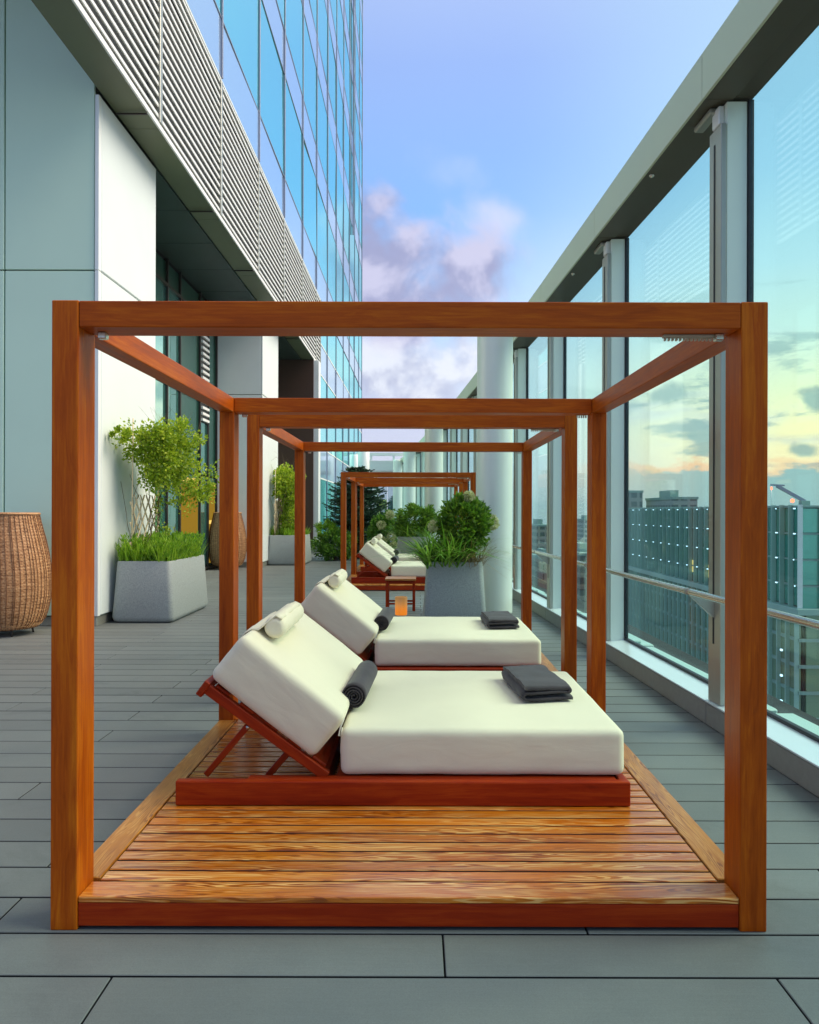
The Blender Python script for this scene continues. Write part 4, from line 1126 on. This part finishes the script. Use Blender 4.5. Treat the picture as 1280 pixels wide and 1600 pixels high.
def shrub(name, label, c, r, n, base, m, size=(.05, .09), clumps=60, flowers=(), group='leafy shrubs', cat='shrub', ratio=.5):
    p, d = cloud_points(c, r, n, clumps, .30, .45); d = d + rng.normal(0, .55, (n, 3)); d[:, 2] += .2
    parts = [('foliage', leaf_mesh('foliage', p, d, rng.uniform(*size, n), ratio, m)), ('stem', stems('stem', base, p[rng.integers(0, n, 26)], .008, M['stem']))]
    rt = plant(name, label, base, parts, cat, group)
    for fc, fr, fn in flowers:
        q = np.array(fc) + unit(rng.normal(size=(fn, 3))) * fr * rng.uniform(.6, 1, (fn, 1))
        put('flower_head', leaf_mesh('flower_head', q, unit(q - np.array(fc)) + rng.normal(0, .5, (fn, 3)), rng.uniform(.025, .04, fn), .9, M['petal']), (0, 0, 0), rt)
    return rt
shrub('shrub', 'tall rounded leafy shrub with pale flower heads in front of the large column', (.60, 10.42, 1.24), (.29, .28, .33), 5200, (.58, 10.45, .72), M['shrub_leaf'], (.045, .09), 70,
      [((.95, 10.4, 1.27), .085, 420), ((.66, 10.3, 1.60), .06, 260), ((.22, 10.5, 1.22), .06, 220)])
shrub('shrub', 'bushy green shrub in the small planter above the far daybeds', (-.02, 21.1, 1.22), (.55, .4, .36), 3600, (0, 21.1, .72), M['shrub_leaf'], (.06, .11), 60)
shrub('flowering_shrub', 'low hydrangea shrub with cream flower heads right of the conifer', (-.85, 22.6, .85), (.42, .4, .55), 2600, (-.85, 22.6, 0), M['hedge_leaf'], (.07, .12), 50,
      [((-.72, 22.2, 1.32), .12, 360), ((-.95, 22.15, 1.05), .12, 360), ((-.68, 22.2, .75), .12, 360), ((-.6, 22.1, .48), .12, 320), ((-.9, 22.15, .62), .10, 300)], None)
shrub('hedge', 'low mixed green hedge at the foot of the conifer on the left', (-2.35, 23.6, .42), (.62, .42, .40), 4200, (-2.35, 23.6, 0), M['hedge_leaf'], (.06, .11), 60, (), None, 'hedge')
shrub('shrub', 'bright fern like shrub growing out of the hedge by the white wall end', (-2.62, 23.9, .85), (.26, .3, .30), 1300, (-2.6, 23.9, 0), M['grass_leaf'], (.08, .14), 26, (), 'leafy shrubs', 'shrub', .28)
# conifer
def conifer(c, h, rad, label):
    r = thing('conifer', c, label, 'tree')
    tube('trunk', [c, (c[0], c[1], h)], .07, M['bark'], r, 8, .012)
    bm = bmesh.new(); P_, D_, S_ = [], [], []
    for i in range(420):
        t = rng.random() ** .8; z = .12 + (h - .15) * t; L = rad * (1 - t) ** .5 * rng.uniform(.72, 1.12) + .10
        a = rng.uniform(0, 2 * math.pi); o = np.array([math.cos(a), math.sin(a), 0]); rise = rng.uniform(-.10, .32)
        k = int(60 * L / rad) + 14
        s = rng.random(k) ** .7
        q = np.array([c[0], c[1], z]) + o * (L * s)[:, None] + np.array([0, 0, 1]) * (rise * L * s * s)[:, None]
        side = np.array([-o[1], o[0], 0]); sg = rng.choice([-1, 1], k)
        P_.append(q); D_.append(o * .8 + side * (sg * .75)[:, None] + rng.normal(0, .22, (k, 3)) + np.array([0, 0, .12])); S_.append(rng.uniform(.08, .17, k) * (1.15 - .5 * s))
        bm_tube(bm, [(c[0], c[1], z), tuple(np.array([c[0], c[1], z]) + o * L * .9 + np.array([0, 0, rise * L * .8]))], .012, 4, .004, False)
    p = np.concatenate(P_)
    put('foliage', leaf_mesh('foliage', p, np.concatenate(D_), np.concatenate(S_), .30, M['conifer_leaf']), (0, 0, 0), r)
    put('branch', to_mesh(bm, 'branch', M['bark']), (0, 0, 0), r)
conifer((-1.76, 24.6, 0), 2.75, 1.25, 'dark green conifer tree rising behind the farthest cabana')

# ------------------------------------------------------------------ wicker chairs
def wicker_chair(x, y, label):
    r = thing('wicker_chair', (x, y, 0), label, 'chair', 'round wicker chairs against the wall')
    prof = [(.300, .075), (.345, .10), (.385, .16), (.425, .27), (.452, .42), (.462, .56), (.455, .72), (.432, .90), (.395, 1.08), (.352, 1.24), (.330, 1.345), (.325, 1.37)]
    zs_ = np.linspace(.075, 1.37, 72); rp = np.interp(zs_, [p[1] for p in prof], [p[0] for p in prof])
    ns_ = 58; nth = ns_ * 4
    bm = bmesh.new(); rings = []
    for j, (z, rr) in enumerate(zip(zs_, rp)):
        for half in (0, 1):                                  # each strand: a proud row, then a tight row
            zz_ = z + half * (zs_[1] - zs_[0]) * .5; ring = []
            for k in range(nth):
                a = 2 * math.pi * k / nth
                o = .006 * math.sin(ns_ * a * .5 * 2 + math.pi * j) if not half else -.009
                o += .005 * mnoise.noise(Vector((math.cos(a) * 3, math.sin(a) * 3, z * 6)))
                ring.append(bm.verts.new(((rr + o) * math.cos(a), (rr + o) * math.sin(a), zz_ + .004 * mnoise.noise(Vector((a * 2, z * 9, 3.0))))))
            rings.append(ring)
    for a, b in zip(rings, rings[1:]):
        for k in range(nth): bm.faces.new((a[k], a[(k + 1) % nth], b[(k + 1) % nth], b[k]))
    bm.faces.new(rings[0][::-1])
    put('woven_shell', to_mesh(bm, 'woven_shell', M['wicker'], True), (x, y, 0), r)
    bm = bmesh.new()
    for k in range(ns_):
        a = 2 * math.pi * (k + .5 * mnoise.noise(Vector((k * 1.7, 0, .4)))) / ns_
        bm_tube(bm, [((rr + .004) * math.cos(a + .05 * math.sin(z * 3)), (rr + .004) * math.sin(a + .05 * math.sin(z * 3)), z) for z, rr in zip(list(zs_[::5]) + [zs_[-1]], list(rp[::5]) + [rp[-1]])], .0038, 5, None, False)
    put('stakes', to_mesh(bm, 'stakes', M['wicker_stake'], True), (x, y, 0), r)
    bm = bmesh.new(); bm_tube(bm, [(.327 * math.cos(a), .327 * math.sin(a), 1.372) for a in np.linspace(0, 2 * math.pi, 40)], .015, 8, None, False)
    put('rim', to_mesh(bm, 'rim', M['wicker'], True), (x, y, 0), r)
    put('seat_cushion', lathe_mesh('seat_cushion', [(.36, .40), (.40, .43), (.40, .50), (.34, .54), (.1, .55)], M['cream'], 24), (x, y, 0), r)
    for a in (35, 125, 215, 305): tube('leg', [(x + .27 * math.cos(R(a)), y + .27 * math.sin(R(a)), 0), (x + .25 * math.cos(R(a)), y + .25 * math.sin(R(a)), .10)], .011, M['dark_frame'], r, 8)
    return r
w1 = wicker_chair(-4.66, 9.36, 'round woven wicker chair cut by the left edge of the photo')
dup(w1, (-4.62 + 4.66, 20.05 - 9.36, 0), 'farther round wicker chair, half hidden behind a cabana post')
